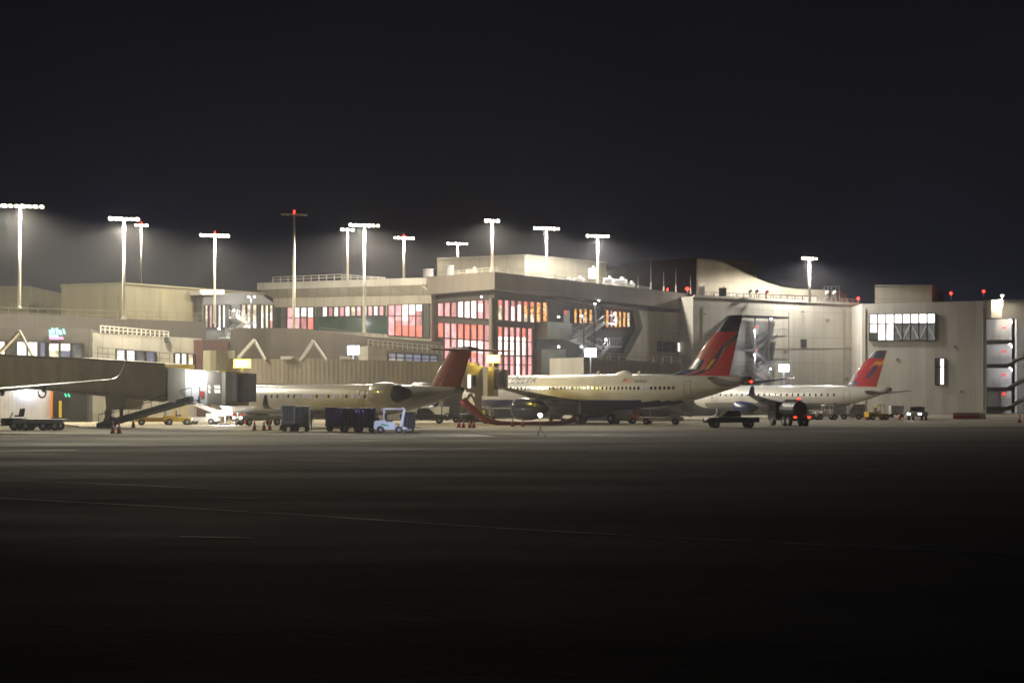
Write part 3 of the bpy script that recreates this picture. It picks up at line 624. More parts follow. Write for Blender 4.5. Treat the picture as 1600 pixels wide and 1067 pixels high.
# small fittings on the big plain walls
for W_, root_, items in ((W6, rb, ((1098, 480, 600), (1232, 487, 600), (1318, 482, 600))), (W7, eb, ((1352, 482, 640), (1536, 480, 640)))):
    for x, y0, y1 in items:
        b = MB(); b.bar(W_(x, y0, .08), W_(x, y1, .08), .1); b.build('downpipe', M['beige'], root_)
for x, y in ((1290, 498), (1225, 545), (1320, 590)):
    b = MB(); b.ext([W6(x, y, .1), W6(x + 5, y, .1), W6(x + 5, y + 4, .1), W6(x, y + 4, .1)], -W6.n * .1); b.build('vent_grille', M['taupe'], rb)
b = MB(); b.ext([W6(1085, 545.2, .06), W6(1347, 543.6, .06), W6(1347, 544.3, .06), W6(1085, 545.9, .06)], -W6.n * .06); b.build('panel_joint', M['taupe'], rb)
for x, y in ((1490, 540), (1500, 610), (1400, 560)):
    b = MB(); b.ext([W7(x, y, .1), W7(x + 4, y, .1), W7(x + 4, y + 3.5, .1), W7(x, y + 3.5, .1)], -W7.n * .1); b.build('vent_grille', M['taupe'], eb)
# ================================================================== FLOODLIGHT MASTS
PW = 1.0
LD = Vector((0, .02, -1))
def mast(px, ytop, ybase, Y, span, n, power, label, lit=True, ang=-.1, red=False, col=WARM, dim=1.0, rp=.17, rows=1):
    base = P(px, ybase, Y); h = (ybase - ytop) * Y / F
    t = thing('floodlight_mast', label, 'light mast', base, 0, 'floodlight masts')
    MB().tube([(0, 0, 0), (0, 0, h * .5), (0, 0, h)], [rp * 1.25, rp, rp * .75], 10).build('pole', M['pole'], t, smooth=True)
    MB().tube([(0, 0, 0), (0, 0, .12)], rp * 2, 10).build('base_plate', M['steel'], t)
    dx = math.cos(ang); dy = math.sin(ang); dz = -.035 * span
    MB().bar((-dx * span / 2, -dy * span / 2, h + .05 - dz / 2), (dx * span / 2, dy * span / 2, h + .05 + dz / 2), .14).build('crossbar', M['steel'], t)
    for k in range(n):
        f = (k + .5) / n - .5; c = Vector((dx * span * f, dy * span * f, h + dz * f)); s = span / n * random.uniform(.26, .34); lw = 'lampd' if not lit else random.choice(['lampw', 'lampw', 'lampw2'])
        R = Matrix.Rotation(ang, 3, 'Z') @ Matrix.Rotation(math.radians(-38), 3, 'X')
        o = MB().box(c + R @ Vector((0, 0, .1)), (s * 2, .45, .16), M=R).build('lamp_head', M['dark'], t)
        MB().box(c + R @ Vector((0, -.02, -.02)), (s * 1.8, .40, .06), M=R).build('lens', M[lw], o)
        if lit: 
            R2 = Matrix.Rotation(ang, 3, 'Z')
            MB().box(c + R2 @ Vector((0, -.30, .02)), (s * 1.8, .05, .26), M=R2).build('glare_lens', M[lw], o)
    if red: MB().tube([(0, 0, h + .1), (0, 0, h + .45), (0, 0, h + .6)], [.08, .11, .05], 8).build('beacon', M['beacon'], t)
    if lit and power:
        lamp('lamp_light', t, (0, -.7, h - .6), power * PW, col, .8, 171, LD).data.spot_blend = .2
    return t
LG = (1, .91, .69); RC = (1, .94, .84)
mast(30, 322, 482, 196, 6.0, 8, 42000, 'tallest brightest floodlight mast at the far left edge', ang=-.05, col=LG)
mast(193, 342, 499, 197, 3.9, 6, 36000, 'bright floodlight mast before the corner of the large olive hall', col=LG)
mast(220, 352, 460, 262, 2.2, 4, 9000, 'slender mast behind the olive hall with lamps on one side and a red beacon', ang=.05, red=True, rp=.14, col=LG)
mast(335, 368, 506, 225, 4.2, 7, 14000, 'mast with a thin lamp bar and red beacon above the glazed link', red=True, rp=.16, col=LG)
mast(459, 335, 513, 218, 3.6, 6, 0, 'grey mast with unlit lamps and only a red beacon glowing', lit=False, red=True)
mast(543, 359, 441, 256, 2.3, 3, 9000, 'shorter mast with a small lamp cluster left of the central bright mast')
mast(569, 352, 520, 219, 4.2, 7, 42000, 'bright central floodlight mast standing before the pink-lit window ribbon', ang=-.05)
mast(631, 372, 440, 262, 3.4, 6, 7000, 'mast with a tilted lamp bar and red beacon left of the cream penthouse', ang=.1, red=True)
mast(715, 381, 410, 300, 4.0, 6, 6000, 'short-looking floodlight mast rising behind the cream penthouse')
mast(769, 345, 425, 231, 2.2, 4, 24000, 'floodlight mast on the sharp corner of the atrium roof')
mast(854, 357, 440, 240, 3.9, 7, 15000, 'floodlight mast at the right face of the cream penthouse', ang=-.05, col=RC)
mast(934, 369, 446, 249, 3.6, 6, 27000, 'floodlight mast near the right end of the cream penthouse', col=RC)
mast(1265, 404, 474, 268, 2.6, 5, 26000, 'lone floodlight mast over the broad windowless block', ang=.02, col=RC, rp=.2)
t = mast(1566, 462, 480, 283, .8, 1, 3000, 'small bright lamp on a short post at the far right roof edge', rp=.08)
# ================================================================== EXTERIOR STAIR TOWERS
def stair(b, p0, p1, w, n, Wn):
    "solid flight between two points; w is how far it stands out"
    p0, p1 = Vector(p0), Vector(p1)
    d = p1 - p0; steps = 8
    for s in (0, -1):
        o = Wn * (w * s)
        b.bar(p0 + o, p1 + o, .08, .45)
        b.bar(p0 + o + Vector((0, 0, 1.1)), p1 + o + Vector((0, 0, 1.1)), .06)
        for k in range(7): q = p0 + d * (k / 6) + o; b.bar(q, q + Vector((0, 0, 1.1)), .045)
    for k in range(steps):
        q = p0 + d * ((k + .5) / steps); hd = Vector((d.x, d.y, 0)).normalized() * .32
        b.prism([q - hd, q + hd, q + hd - Wn * w, q - hd - Wn * w], [v - Vector((0, 0, .06)) for v in (q - hd, q + hd, q + hd - Wn * w, q - hd - Wn * w)])
def tower(label, W, off, w, flights, landings, posts, lamps_, doors=(), canopy=None, lp=40, mm='steel'):
    t = thing('exterior_stair', label, 'stairs')
    for f in flights:
        b = MB(); stair(b, W(f[0], f[1], off), W(f[2], f[3], off), w, 0, W.n); b.build('stair_flight', M[mm], t)
    for l in landings:
        b = MB(); A = [W(l[0], l[2], off), W(l[1], l[2], off)]
        b.prism([A[0], A[1], A[1] - W.n * w, A[0] - W.n * w], [v - Vector((0, 0, .25)) for v in (A[0], A[1], A[1] - W.n * w, A[0] - W.n * w)])
        d = A[1] - A[0]; n = max(3, int(d.length / .5))
        b.bar(A[0] + Vector((0, 0, 1.1)), A[1] + Vector((0, 0, 1.1)), .06)
        for k in range(n + 1): q = A[0] + d * (k / n); b.bar(q, q + Vector((0, 0, 1.1)), .04)
        b.build('landing', M[mm], t)
    for p in posts:
        b = MB(); b.bar(W(p[0], p[1], off + .1), W(p[0], p[2], off + .1), .2); b.build('post', M['dark' if mm == 'steel' else mm], t)
    for x, y in lamps_: wall_lamp(t, W, x, y, off + .15, lp, .16, arm=False)
    for x0, x1, y0, y1 in doors:
        b = MB(); b.ext([W(x0, y0, .16), W(x1, y0, .16), W(x1, y1, .16), W(x0, y1, .16)], -W.n * .1); d = b.build('door', M['white'], t)
        b = MB(); b.ext([W(x0 + .5, y0 + 1, .3), W(x0 + 3, y0 + 1, .3), W(x0 + 3, y0 + 5, .3), W(x0 + .5, y0 + 5, .3)], -W.n * .1); b.build('exit_sign', M['exitr'], d)
    if canopy:
        b = MB(); x0, y0, x1, y1 = canopy; A = [W(x0, y0, off + .5), W(x1, y1, off + .5)]
        A = A + [A[1] - W.n * (w + .5), A[0] - W.n * (w + .5)]; b.prism(A, [v - Vector((0, 0, .3)) for v in A]); b.build('canopy', M['dark'], t)
    return t
tower('zigzag steel exterior stair with wall lamps right of the red jet tail', W6, 2.2, 1.9,
      [(1166, 545, 1199, 525), (1166, 582, 1199, 561), (1186, 566, 1164, 551), (1186, 602, 1164, 586)], [(1199, 1214, 525), (1199, 1214, 561), (1140, 1166, 546), (1140, 1166, 583)],
      [(1163, 495, 612), (1185, 497, 614)], [(1188, 499), (1162, 518), (1162, 555), (1187, 577)], [(1178, 1184, 508, 524), (1178, 1184, 544, 560), (1178, 1184, 581, 600)], (1136, 493, 1213, 496), 170, 'grey')
tower('dark exterior stair between the pink atrium and the amber bar windows', GRw, 4.2, 2.2,
      [(877, 529, 910, 506), (880, 577, 917, 541), (905, 545, 868, 528), (884, 590, 915, 560)], [(905, 930, 506), (914, 936, 541), (866, 878, 530)],
      [(876, 470, 590), (893, 475, 586)], [(893, 477), (872, 496), (836, 497), (925, 502), (910, 532), (836, 543), (872, 543), (924, 492)], [(880, 889, 485, 510)], None, 90)
tower('bright exterior stair descending beside the cream glazed link', W2, 3.0, 2.0,
      [(350, 527, 372, 505), (356, 525, 396, 563), (372, 508, 352, 497)], [(335, 358, 527), (366, 380, 505)],
      [(373, 467, 540), (334, 480, 525)], [(346, 487), (378, 466), (369, 466), (369, 517), (377, 517), (323, 515)], (), None, 150, 'steel')
# bluish apron lamps on short posts
for x, y, yb, Y, l, pw in ((552, 547, 560, 200, 'bluish-white apron floodlight glaring over the long jet bridge', 260), (923, 551, 580, 206, 'bluish-white floodlight glaring at the left end of the railed gate room', 260), (1225, 575, 606, 236, 'purplish-white floodlight on a post before the windowless block', 420)):
    p = P(x, yb, Y); t = thing('apron_floodlight', l, 'floodlight', p); h = (yb - y) * Y / F
    MB().tube([(0, 0, -1), (0, 0, h)], .09, 6).build('post', M['steel'], t)
    b = MB(); b.box((0, .12, h), (1.5, .2, 1.1)); b.build('housing', M['dark'], t)
    b = MB(); b.box((0, -.02, h + .27), (1.35, .08, .44)); b.box((0, -.02, h - .27), (1.35, .08, .44)); b.build('lens', M['lampb'], t)
    lamp('lamp_light', t, (0, -.8, h), pw, BLUEW, .4)
# ================================================================== JET BRIDGES
def tunnel(b, p0, p1, z0, z1, w, h, m=0):
    "p0,p1 plan points of the near wall; z = floor heights"
    a = Vector((p0.x, p0.y, z0)); c = Vector((p1.x, p1.y, z1)); d = (c - a); n = Vector((-d.y, d.x, 0)).normalized()
    if n.y < 0: n = -n
    H = Vector((0, 0, h))
    b.prism([a, c, c + H, a + H], [v + n * w for v in (a, c, c + H, a + H)], m); return n
def tri(b, W, pk, l, r, off=0, w=.28):
    b.bar(W(*pk, off), W(*l, off), w); b.bar(W(*pk, off), W(*r, off), w * .7)
J1 = Wall(0, 184, 262, 162)
j = thing('jet_bridge', 'near left jet bridge of ribbed panels ending in a lit cab by the small jet', 'jet bridge')
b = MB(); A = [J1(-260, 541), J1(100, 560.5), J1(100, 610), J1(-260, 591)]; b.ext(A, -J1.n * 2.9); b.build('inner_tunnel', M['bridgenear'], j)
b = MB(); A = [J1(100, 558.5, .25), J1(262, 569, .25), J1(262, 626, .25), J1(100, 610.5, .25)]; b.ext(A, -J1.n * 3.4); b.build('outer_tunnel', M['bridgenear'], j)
b = MB(); b.bar(J1(100, 559, .3), J1(262, 569.5, .3), .15, .25); b.bar(J1(100, 610, .3), J1(262, 625.5, .3), .15, .35); b.bar(J1(-260, 541, .05), J1(100, 560, .05), .12, .25); b.bar(J1(-260, 590, .05), J1(100, 609, .05), .12, .3); b.build('edge_rail', M['bridge2'], j)
JC = Wall(262, 160.5, 380, 159.5)
b = MB(); b.ext([JC(262, 574), JC(290, 576), JC(290, 632), JC(262, 627)], -JC.n * 3.2); b.build('vestibule', M['bridge2'], j)
b = MB(); b.ext([JC(290, 577, .05), JC(324, 579, .05), JC(324, 632, .05), JC(290, 628, .05)], -JC.n * 3.2); b.build('service_door_wall', M['white'], j)
b = MB(); b.ext([JC(297, 582, .12), JC(313, 583, .12), JC(313, 625, .12), JC(297, 624, .12)], -JC.n * .1); d = b.build('service_door', M['white'], j)
b = MB(); b.ext([JC(313.5, 611, .2), JC(319, 611, .2), JC(319, 620, .2), JC(313.5, 620, .2)], -JC.n * .08); b.build('warning_sign', M['barrier'], j)
b = MB(); b.ext([JC(300, 579, .7), JC(318, 580, .7), JC(318, 582, .7), JC(300, 581, .7)], -JC.n * .3); b.build('door_lamp', M['lamps'], j)
lamp('lamp_light', j, JC(306, 586, 1.5), 380, (.88, .93, 1), .2)
b = MB(); b.ext([JC(324, 579, .1), JC(347, 581, .1), JC(347, 634, .1), JC(324, 630, .1)], -JC.n * 3.4); b.build('cab', M['bridge2'], j)
for x0, x1 in ((326, 328.5), (335.5, 339), (340, 344)):
    for y0, y1 in ((602, 607), (608.5, 614)):
        b = MB(); b.ext([JC(x0, y0, .18), JC(x1, y0, .18), JC(x1 + 1, y1, .18), JC(x0 + 1, y1, .18)], -JC.n * .07); b.build('cab_window', M['g_white'], j)
b = MB()   # rotating canopy drum
c = JC(361, 606); c2 = [(JC(361, 581).z), (JC(361, 634).z)]
pts = [JC(347, 600, .1), JC(357, 600, .9), JC(367, 600, .8), JC(373, 600, .1), JC(373, 600, -3.4), JC(347, 600, -3.3)]
plan_prism(b, pts, c2[1], c2[0]); b.build('cab_nose', M['bridge2'], j)
b = MB(); pts = [JC(373, 600, .3), JC(379, 600, .0), JC(382, 600, -1.0), JC(382, 600, -4), JC(372, 600, -4)]
plan_prism(b, pts, JC(373, 628).z, JC(373, 583).z); b.build('canopy_bellows', M['canvas'], j)
b = MB(); b.bar(JC(345, 580, .3), JC(374, 582, .3), .3, .2); b.build('roof_edge', M['yellow'], j)
def gate_sign(root, W, x0, x1, y0, y1, off, pw):
    b = MB(); b.ext([W(x0, y0, off), W(x1, y0, off), W(x1, y1, off), W(x0, y1, off)], -W.n * .4); s = b.build('gate_sign', M['sign'], root)
    i = (x1 - x0) * .12; k = (y1 - y0) * .15
    b = MB(); b.ext([W(x0 + i, y0 + k, off + .05), W(x1 - i, y0 + k, off + .05), W(x1 - i, y1 - k, off + .05), W(x0 + i, y1 - k, off + .05)], -W.n * .04); b.build('sign_face', M['signc'], s)
    b = MB(); b.bar(W((x0 + x1) / 2, y1, off - .2), W((x0 + x1) / 2, y1 + 6, off - .2), .15); b.build('sign_post', M['dark'], s)
    lamp('lamp_light', root, W((x0 + x1) / 2, (y0 + y1) / 2, off + 1.4), pw, (1, .72, .12), .3)
gate_sign(j, JC, 357.5, 382, 561, 574, -1.6, 900)
b = MB(); tri(b, J1, (18, 517), (-14, 552), (40, 559), -1.0, .3); b.build('roof_frame', M['white'], j)
# lift column and wheels
b = MB(); b.ext([J1(160, 617, -.3), J1(192, 620, -.3), J1(188, 640, -.3), J1(162, 640, -.3)], -J1.n * 2.2); b.build('lift_column', M['bridge2'], j)
b = MB(); b.bar(J1(165, 640, -.4), J1(165, 660, -.4), .7); b.bar(J1(185, 640, -.4), J1(185, 650, -.4), .4); b.build('lift_leg', M['bridge2'], j)
for x in (163, 171):
    p = J1(x, 650, -.4); p.z = .55; MB().wheel(p, .55, .4, J1.n).build('wheel', M['tyre'], j)
b = MB(); a0 = J1(166, 657, .9); a0.z = .2; a1 = JC(304, 623, .9); stair(b, a0, a1, .9, 0, J1.n); b.bar(a0, a1, .5, .5); b.build('access_stair', M['dark'], j)
# second bridge
J2 = Wall(360, 198, 735, 190)
k2 = thing('jet_bridge', 'far long ribbed jet bridge running behind the small jet to the big jet nose', 'jet bridge')
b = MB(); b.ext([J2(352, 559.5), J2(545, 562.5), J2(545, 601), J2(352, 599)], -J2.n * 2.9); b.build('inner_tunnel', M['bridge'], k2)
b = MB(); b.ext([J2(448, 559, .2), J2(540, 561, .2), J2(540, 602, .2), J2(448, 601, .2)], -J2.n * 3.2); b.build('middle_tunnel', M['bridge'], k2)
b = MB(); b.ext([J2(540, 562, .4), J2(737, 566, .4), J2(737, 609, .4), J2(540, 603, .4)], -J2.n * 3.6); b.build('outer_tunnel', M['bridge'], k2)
b = MB(); c = J2(340, 560); pts = []
cc0 = XY(342, 199); R0 = 1.9
pts = [cc0 + Vector((R0 * math.cos(a), R0 * math.sin(a), 0)) for a in [i * math.pi / 8 for i in range(16)]]
plan_prism(b, pts, P(342, 600, 199).z, P(342, 548, 199).z); b.build('rotunda', mat('rotunda_metal', (.42, .39, .28), .4, .4, var=.05), k2, smooth=False)
b = MB(); b.bar(P(342, 600, 199), G(342, 199), 1.6); b.build('rotunda_column', M['bridge2'], k2)
for q in ((490, 533, 470, 563, 511, 563), (398, 531, 373, 559, 415, 562)):
    b = MB(); tri(b, J2, (q[0], q[1]), (q[2], q[3]), (q[4], q[5]), .1, .34); b.build('roof_frame', M['white'], k2)
b = MB(); 
for x in (449, 541): b.box(J2(x, 559, .1), (1.3, .8, .35), J2.rz)
b.build('roof_light_box', M['white'], k2)
JK = Wall(728, 188.7, 786, 188.3)
b = MB(); b.ext([JK(728, 571), JK(754, 572), JK(754, 618), JK(728, 612)], -JK.n * 3.3); b.build('cab', M['bridge2'], k2)
b = MB(); b.ext([JK(731, 585, .1), JK(735.5, 585, .1), JK(735.5, 606, .1), JK(731, 606, .1)], -JK.n * .08); b.build('cab_window', M['g_white'], k2)
b = MB(); b.ext([JK(738, 586, .1), JK(744, 586, .1), JK(744, 604, .1), JK(738, 604, .1)], -JK.n * .08); b.build('cab_window', M['glass'], k2)
b = MB(); plan_prism(b, [JK(754, 600, .1), JK(763, 600, .8), JK(772, 600, .3), JK(774, 600, -3.2), JK(754, 600, -3.2)], JK(760, 619).z, JK(760, 573).z); b.build('cab_nose', M['bridge2'], k2)
b = MB(); plan_prism(b, [JK(773, 600, .1), JK(785, 600, -.6), JK(788, 600, -1.6), JK(787, 600, -5), JK(776, 600, -5)], JK(773, 608).z, JK(773, 577).z); b.build('canopy_bellows', M['canvas'], k2)
gate_sign(k2, JK, 759, 779, 554.5, 566, -.8, 1500)
b = MB(); b.bar(JK(745, 615, -1.5), (JK(745, 615, -1.5).x, JK(745, 615, -1.5).y, .6), .8); b.bar(JK(733, 615, -1.2), JK(716, 645, -1.2), .3); b.bar(JK(733, 615, -1.4), JK(752, 645, -1.4), .25); b.build('lift_leg', M['bridge2'], k2)
for s in (-1, 1):
    p = JK(745, 640, -1.5) + JK.t * s * .9; p.z = .55; MB().wheel(p, .55, .4, JK.n).build('wheel', M['tyre'], k2)
# ================================================================== AIRCRAFT
def xsec(L, R, zc, noseL, tailS, x, flat=.78):
    "fuselage radius and centre height at station x"
    if x < noseL:
        u = max(0, x / noseL); r = R * max(.02, (1 - (1 - u) ** 2.1) ** .58); z = zc - R * .34 * (1 - u) ** 1.7
    elif x > tailS:
        u = (x - tailS) / (L - tailS); r = R * (1 - .86 * u ** 1.45); z = zc + (R - r) * flat
    else: r = R; z = zc
    return r, z
def text_mesh(body, size, name, m, parent, place, thick=.012):
    cu = bpy.data.curves.new(name, 'FONT'); cu.body = body; cu.size = size; cu.space_character = 1.18; cu.offset = .008
    o = bpy.data.objects.new(name, cu); COL.objects.link(o)
    me = bpy.data.meshes.new_from_object(o.evaluated_get(bpy.context.evaluated_depsgraph_get()))
    bpy.data.objects.remove(o)
    bm = bmesh.new(); bm.from_mesh(me); bmesh.ops.triangulate(bm, faces=bm.faces)
    bmesh.ops.subdivide_edges(bm, edges=[e for e in bm.edges if e.calc_length() > .3], cuts=2)
    for v in bm.verts: v.co = place(v.co.x, v.co.y)
    bm.to_mesh(me); bm.free(); me.materials.clear(); me.materials.append(m); me.name = name
    o2 = bpy.data.objects.new(name, me); COL.objects.link(o2); o2.parent = parent; return o2
def airfoil(n=9):
    up = [(0, 0), (.02, .35), (.08, .7), (.2, .95), (.4, 1), (.65, .72), (.85, .35), (1, .03)]
    return up
def surface(b, st, m=None, tc=.11, matfn=None, nv=1, axis='y'):
    """lofted wing: st = list of (le_x, chord, lateral, height, thickness ratio); matfn(u, v) -> slot"""
    af = airfoil(); nu = len(af); rings = []
    for (lx, ch, la, hh, t) in st:
        ring = []
        for (u, h) in af: ring.append((lx + ch * u, la, hh, ch * t * h * .5))
        rings.append(ring)
    ids = []
    for ring in rings:
        A = []; B = []
        for (x, la, hh, h) in ring:
            if axis == 'y': A.append(Vector((x, la, hh + h))); B.append(Vector((x, la, hh - h)))
            else: A.append(Vector((x, la + h, hh))); B.append(Vector((x, la - h, hh)))
        i = len(b.v); b.v += A + B; ids.append(i)
    for k in range(len(rings) - 1):
        for q in range(nu - 1):
            for s in (0, nu):
                a = ids[k] + s + q; c = ids[k + 1] + s + q
                b.f.append((a, a + 1, c + 1, c)); b.m.append(matfn((af[q][0] + af[q + 1][0]) / 2, (k + .5) / (len(rings) - 1)) if matfn else 0)
        for s in (nu - 1,):
            a = ids[k] + s; c = ids[k + 1] + s; b.f.append((a, a + nu, c + nu, c)); b.m.append(0)
    for i in (ids[0], ids[-1]):
        b.f.append(tuple([i + q for q in range(nu)] + [i + nu + q for q in range(nu - 1, -1, -1)])); b.m.append(0)
def widget_tail(u, v):
    "tail livery in fin space (u chord, v height): 0 navy 1 red 2 dark red 3 gold"
    if v > .74: return 0
    if u + .9 * v < .16 + .2 * 1: return 0 if v < .35 else (1 if u > .1 else 0)
    if v > .48:
        if v < .60 + .55 * (u - .75) and v > .50 + .55 * (u - .75) and u > .45: return 0
        return 1 if v > .38 + .6 * abs(u - .45) else 2
    if .40 + .35 * v < u < .52 + .45 * v: return 3 if (v > .10 and v < .28 and u < .47 + .35 * v) else 0
    if u < .34 - .2 * v and v < .28: return 0
    return 2 if u < .5 else 1
def flame_tail(u, v):
    if v > .80: return 0
    if v < .22 and u < .35: return 0
    if u < .12: return 0 if v < .4 else 1
    w = abs(v - .60 - .30 * (u - .5) - .05 * math.sin(11 * u + 1))
    if u > .42 and w < .11 * (u - .25): return 3 if w < .04 * (u - .2) else 4
    if .30 < v < .60 and .48 + .4 * (v - .3) < u < .66 + .5 * (v - .3): return 0
    return 1 if u < .62 else 2
def crj_tail(u, v):
    if v < .12 and u < .5: return 0
    if u + v * .8 < .10: return 5
    return 2
def fin_mesh(b, base_x, base_z, top_z, root, tip, sweep, fn, fillet=0, n=56):
    st = []
    N = n
    for k in range(N + 1):
        v = k / N; ch = lerp(root, tip, v); lx = base_x + sweep * v
        if fillet and v < .13: e = fillet * (1 - v / .13) ** 1.4; lx -= e; ch += e
        st.append((lx, ch, 0, lerp(base_z, top_z, v), .10))
    global airfoil
    old = airfoil; m_ = 40
    af = old()
    def h(u):
        for i in range(len(af) - 1):
            if af[i][0] <= u <= af[i + 1][0]: return lerp(af[i][1], af[i + 1][1], (u - af[i][0]) / (af[i + 1][0] - af[i][0]))
        return 0
    airfoil = lambda: [(i / m_, h(i / m_)) for i in range(m_ + 1)]
    surface(b, st, matfn=fn, axis='z'); airfoil = old
def airliner(label, p):
    L, R, zc = p['L'], p['R'], p['zc']
    t = thing('airliner', label, 'aircraft', p['loc'], p['rz'], 'parked airliners')
    nose, tailS = p['nose'], p['tail']
    # fuselage
    b = MB(); N = 40; st = []
    xs = [nose * (i / 12) ** 1.6 for i in range(13)] + [nose + (tailS - nose) * i / 14 for i in range(1, 15)] + [tailS + (L - tailS) * i / 12 for i in range(1, 13)]
    for x in xs:
        r, z = xsec(L, R, zc, nose, tailS, x); i = len(b.v); st.append(i)
        for k in range(N):
            a = 2 * math.pi * k / N; b.v.append(Vector((x, r * math.sin(a), z + r * p.get('oval', 1.04) * math.cos(a))))
    for q in range(len(st) - 1):
        for k in range(N):
            j = (k + 1) % N; b.f.append((st[q] + k, st[q] + j, st[q + 1] + j, st[q + 1] + k))
            zz = b.v[st[q] + k].z; b.m.append(1 if zz < zc - R * p.get('belly', .72) and xs[q] > nose * .5 and xs[q] < L * .9 else 0)
    b.f.append(tuple(range(st[-1], st[-1] + N))); b.m.append(2); b.f.append(tuple(range(st[0], st[0] + N))); b.m.append(0)
    fu = b.build('fuselage', [M['acwhite'], M[p.get('bellymat', 'grey')], M['nozzle']], t, smooth=True)
    def side(x, z, off=.012, s=-1):
        r, zz = xsec(L, R, zc, nose, tailS, x); o = p.get('oval', 1.04); c = max(-.99, min(.99, (z - zz) / (r * o)))
        return Vector((x, s * (r * math.sqrt(1 - c * c) + off), z))
    zw = zc + R * .22
    # cabin windows, one mesh shared by all copies
    lit = p.get('lit', ())
    for s in ((-1, 1) if p.get('both') else (-1,)):
        k = 0; x = p['win'][0]
        while x < p['win'][1]:
            q = side(x, zw, .015, s); b = MB(); w, h = .13, .19
            ring = [(w * math.cos(a) * (1.1 if 1 else 1), h * math.sin(a)) for a in [math.pi / 6 * i for i in range(12)]]
            b.poly([side(x + a_, zw + c_, .02, s) for a_, c_ in ring]); b.ext([side(x + a_, zw + c_, .02, s) for a_, c_ in ring], (0, s * -.02, 0))
            b.build('cabin_window', M['g_blue'] if k in lit else M['glass'], t); x += p['pitch']; k += 1
    # cockpit glass
    for s in (-1, 1):
        b = MB()
        for (x0, x1, z0, z1) in p['cockpit']:
            A = [side(x0, z0, .02, s), side(x1, z0, .02, s), side(x1 + .1, z1, .02, s), side(x0 + .3, z1, .02, s)]
            b.ext(A, (0, -s * .03, 0))
        b.build('cockpit_window', M['glass'], t)
    for x in p['doors']:
        b = MB(); w, z0, z1 = .42, zc - R * .35, zc + R * .62
        P4 = [(x - w, z0), (x + w, z0), (x + w, z1), (x - w, z1)]
        for i in range(4):
            a_, c_ = P4[i], P4[(i + 1) % 4]
            for q in range(5):
                u0, u1 = q / 5, (q + 1) / 5
                b.bar(side(lerp(a_[0], c_[0], u0), lerp(a_[1], c_[1], u0), .01), side(lerp(a_[0], c_[0], u1), lerp(a_[1], c_[1], u1), .01), .035)
        b.build('door', M['grey'], t)
    # wings
    wg = p['wing']
    for s in (-1, 1):
        b = MB(); rt, tp = wg['root'], wg['tip']; half = wg['half']
        stn = []
        for v in (0, .12, .35, .6, .8, .95, 1):
            kk = min(1, v / .35); ch = lerp(rt, rt * .58, kk) if v <= .35 else lerp(rt * .58, tp, (v - .35) / .65)
            stn.append((wg['x'] + math.tan(math.radians(wg['sweep'])) * half * v, ch, s * half * v, wg['z'] + math.tan(math.radians(wg.get('dih', 5.5))) * half * v, lerp(.13, .09, v)))
        surface(b, stn); w = b.build('wing', M['wing'], t, smooth=True)
        b = MB()   # bright slat along the leading edge
        b.tube([Vector((q[0] + .06, q[2], q[3])) for q in stn], [max(.05, q[1] * .028) for q in stn], 8); b.build('slat', M['alu'], w, smooth=True)
        e_ = stn[-1]; wl = wg['winglet']; b = MB(); seg = []
        for i in range(9):
            v = i / 8; a = min(1, v * 1.8) * math.radians(wg.get('cant', 76))
            if i == 0: y, z = e_[2], e_[3]
            else: y += s * math.cos(a) * wl / 8; z += math.sin(a) * wl / 8
            seg.append((e_[0] + wl * .55 * v, lerp(e_[1], e_[1] * .35, v), y, z, .09))
        surface(b, seg, axis='y')
        # thicken along the lateral axis where the winglet stands up
        i0 = 0; nu = len(airfoil())
        for i, q in enumerate(seg):
            v = i / 8; a = min(1, v * 1.8) * math.radians(wg.get('cant', 76))
            for k in range(2 * nu):
                vv = b.v[i * 2 * nu + k]; h = vv.z - q[3]; vv.z = q[3] + h * math.cos(a); vv.y = q[2] - s * h * math.sin(a)
        b.build('winglet', M[wg.get('wlm', 'navy')], w, smooth=True)
        for v in (.3, .48, .68):
            b = MB(); x0 = stn[0][0] + math.tan(math.radians(wg['sweep'])) * half * v; ch = lerp(rt * .6, tp, v); y = s * half * v; z = wg['z'] + math.tan(math.radians(5.5)) * half * v
            b.tube([(x0 + ch * .5, y, z - .2), (x0 + ch * .8, y, z - .38), (x0 + ch * 1.2, y, z - .25), (x0 + ch * 1.35, y, z - .15)], [.06, .22, .16, .03], 8); b.build('flap_fairing', M['wing'], w, smooth=True)
    if wg.get('belly', 1):
        b = MB(); x0, rt = wg['x'], wg['root']
        b.tube([(x0 - 2, 0, zc - R * .6), (x0, 0, zc - R * .72), (x0 + rt * .6, 0, zc - R * .75), (x0 + rt * 1.2, 0, zc - R * .7), (x0 + rt * 1.6, 0, zc - R * .5)], [R * .3, R * .62, R * .66, R * .55, R * .2], 16); b.build('belly_fairing', M['wing'], t, smooth=True)
    # engines
    en = p['eng']
    for s in (-1, 1):
        x, y, z, r, l = en['x'], s * en['y'], en['z'], en['r'], en['l']; b = MB()
        pr = [(0, .80), (.04, .93), (.12, 1), (.35, 1.04), (.6, 1.0), (.8, .9), (.86, .84)]
        b.tube([(x + l * u, y, z) for u, _ in pr], [r * q for _, q in pr], 24, cap=False)
        e = b.build('engine', M[en['m']], t, smooth=True)
        b = MB(); pr = [(.10, .74), (.02, .78), (0, .82), (.015, .90), (.05, .955)]
        b.tube([(x + l * u, y, z) for u, _ in pr], [r * q for _, q in pr], 24, cap=False); b.build('intake_lip', M['alu'], e, smooth=True)
        b = MB(); b.tube([(x + l * .16, y, z), (x + l * .165, y, z)], r * .8, 24); b.tube([(x + l * .05, y, z), (x + l * .16, y, z)], [.03, r * .25], 12); b.build('fan', M['nozzle'], e)
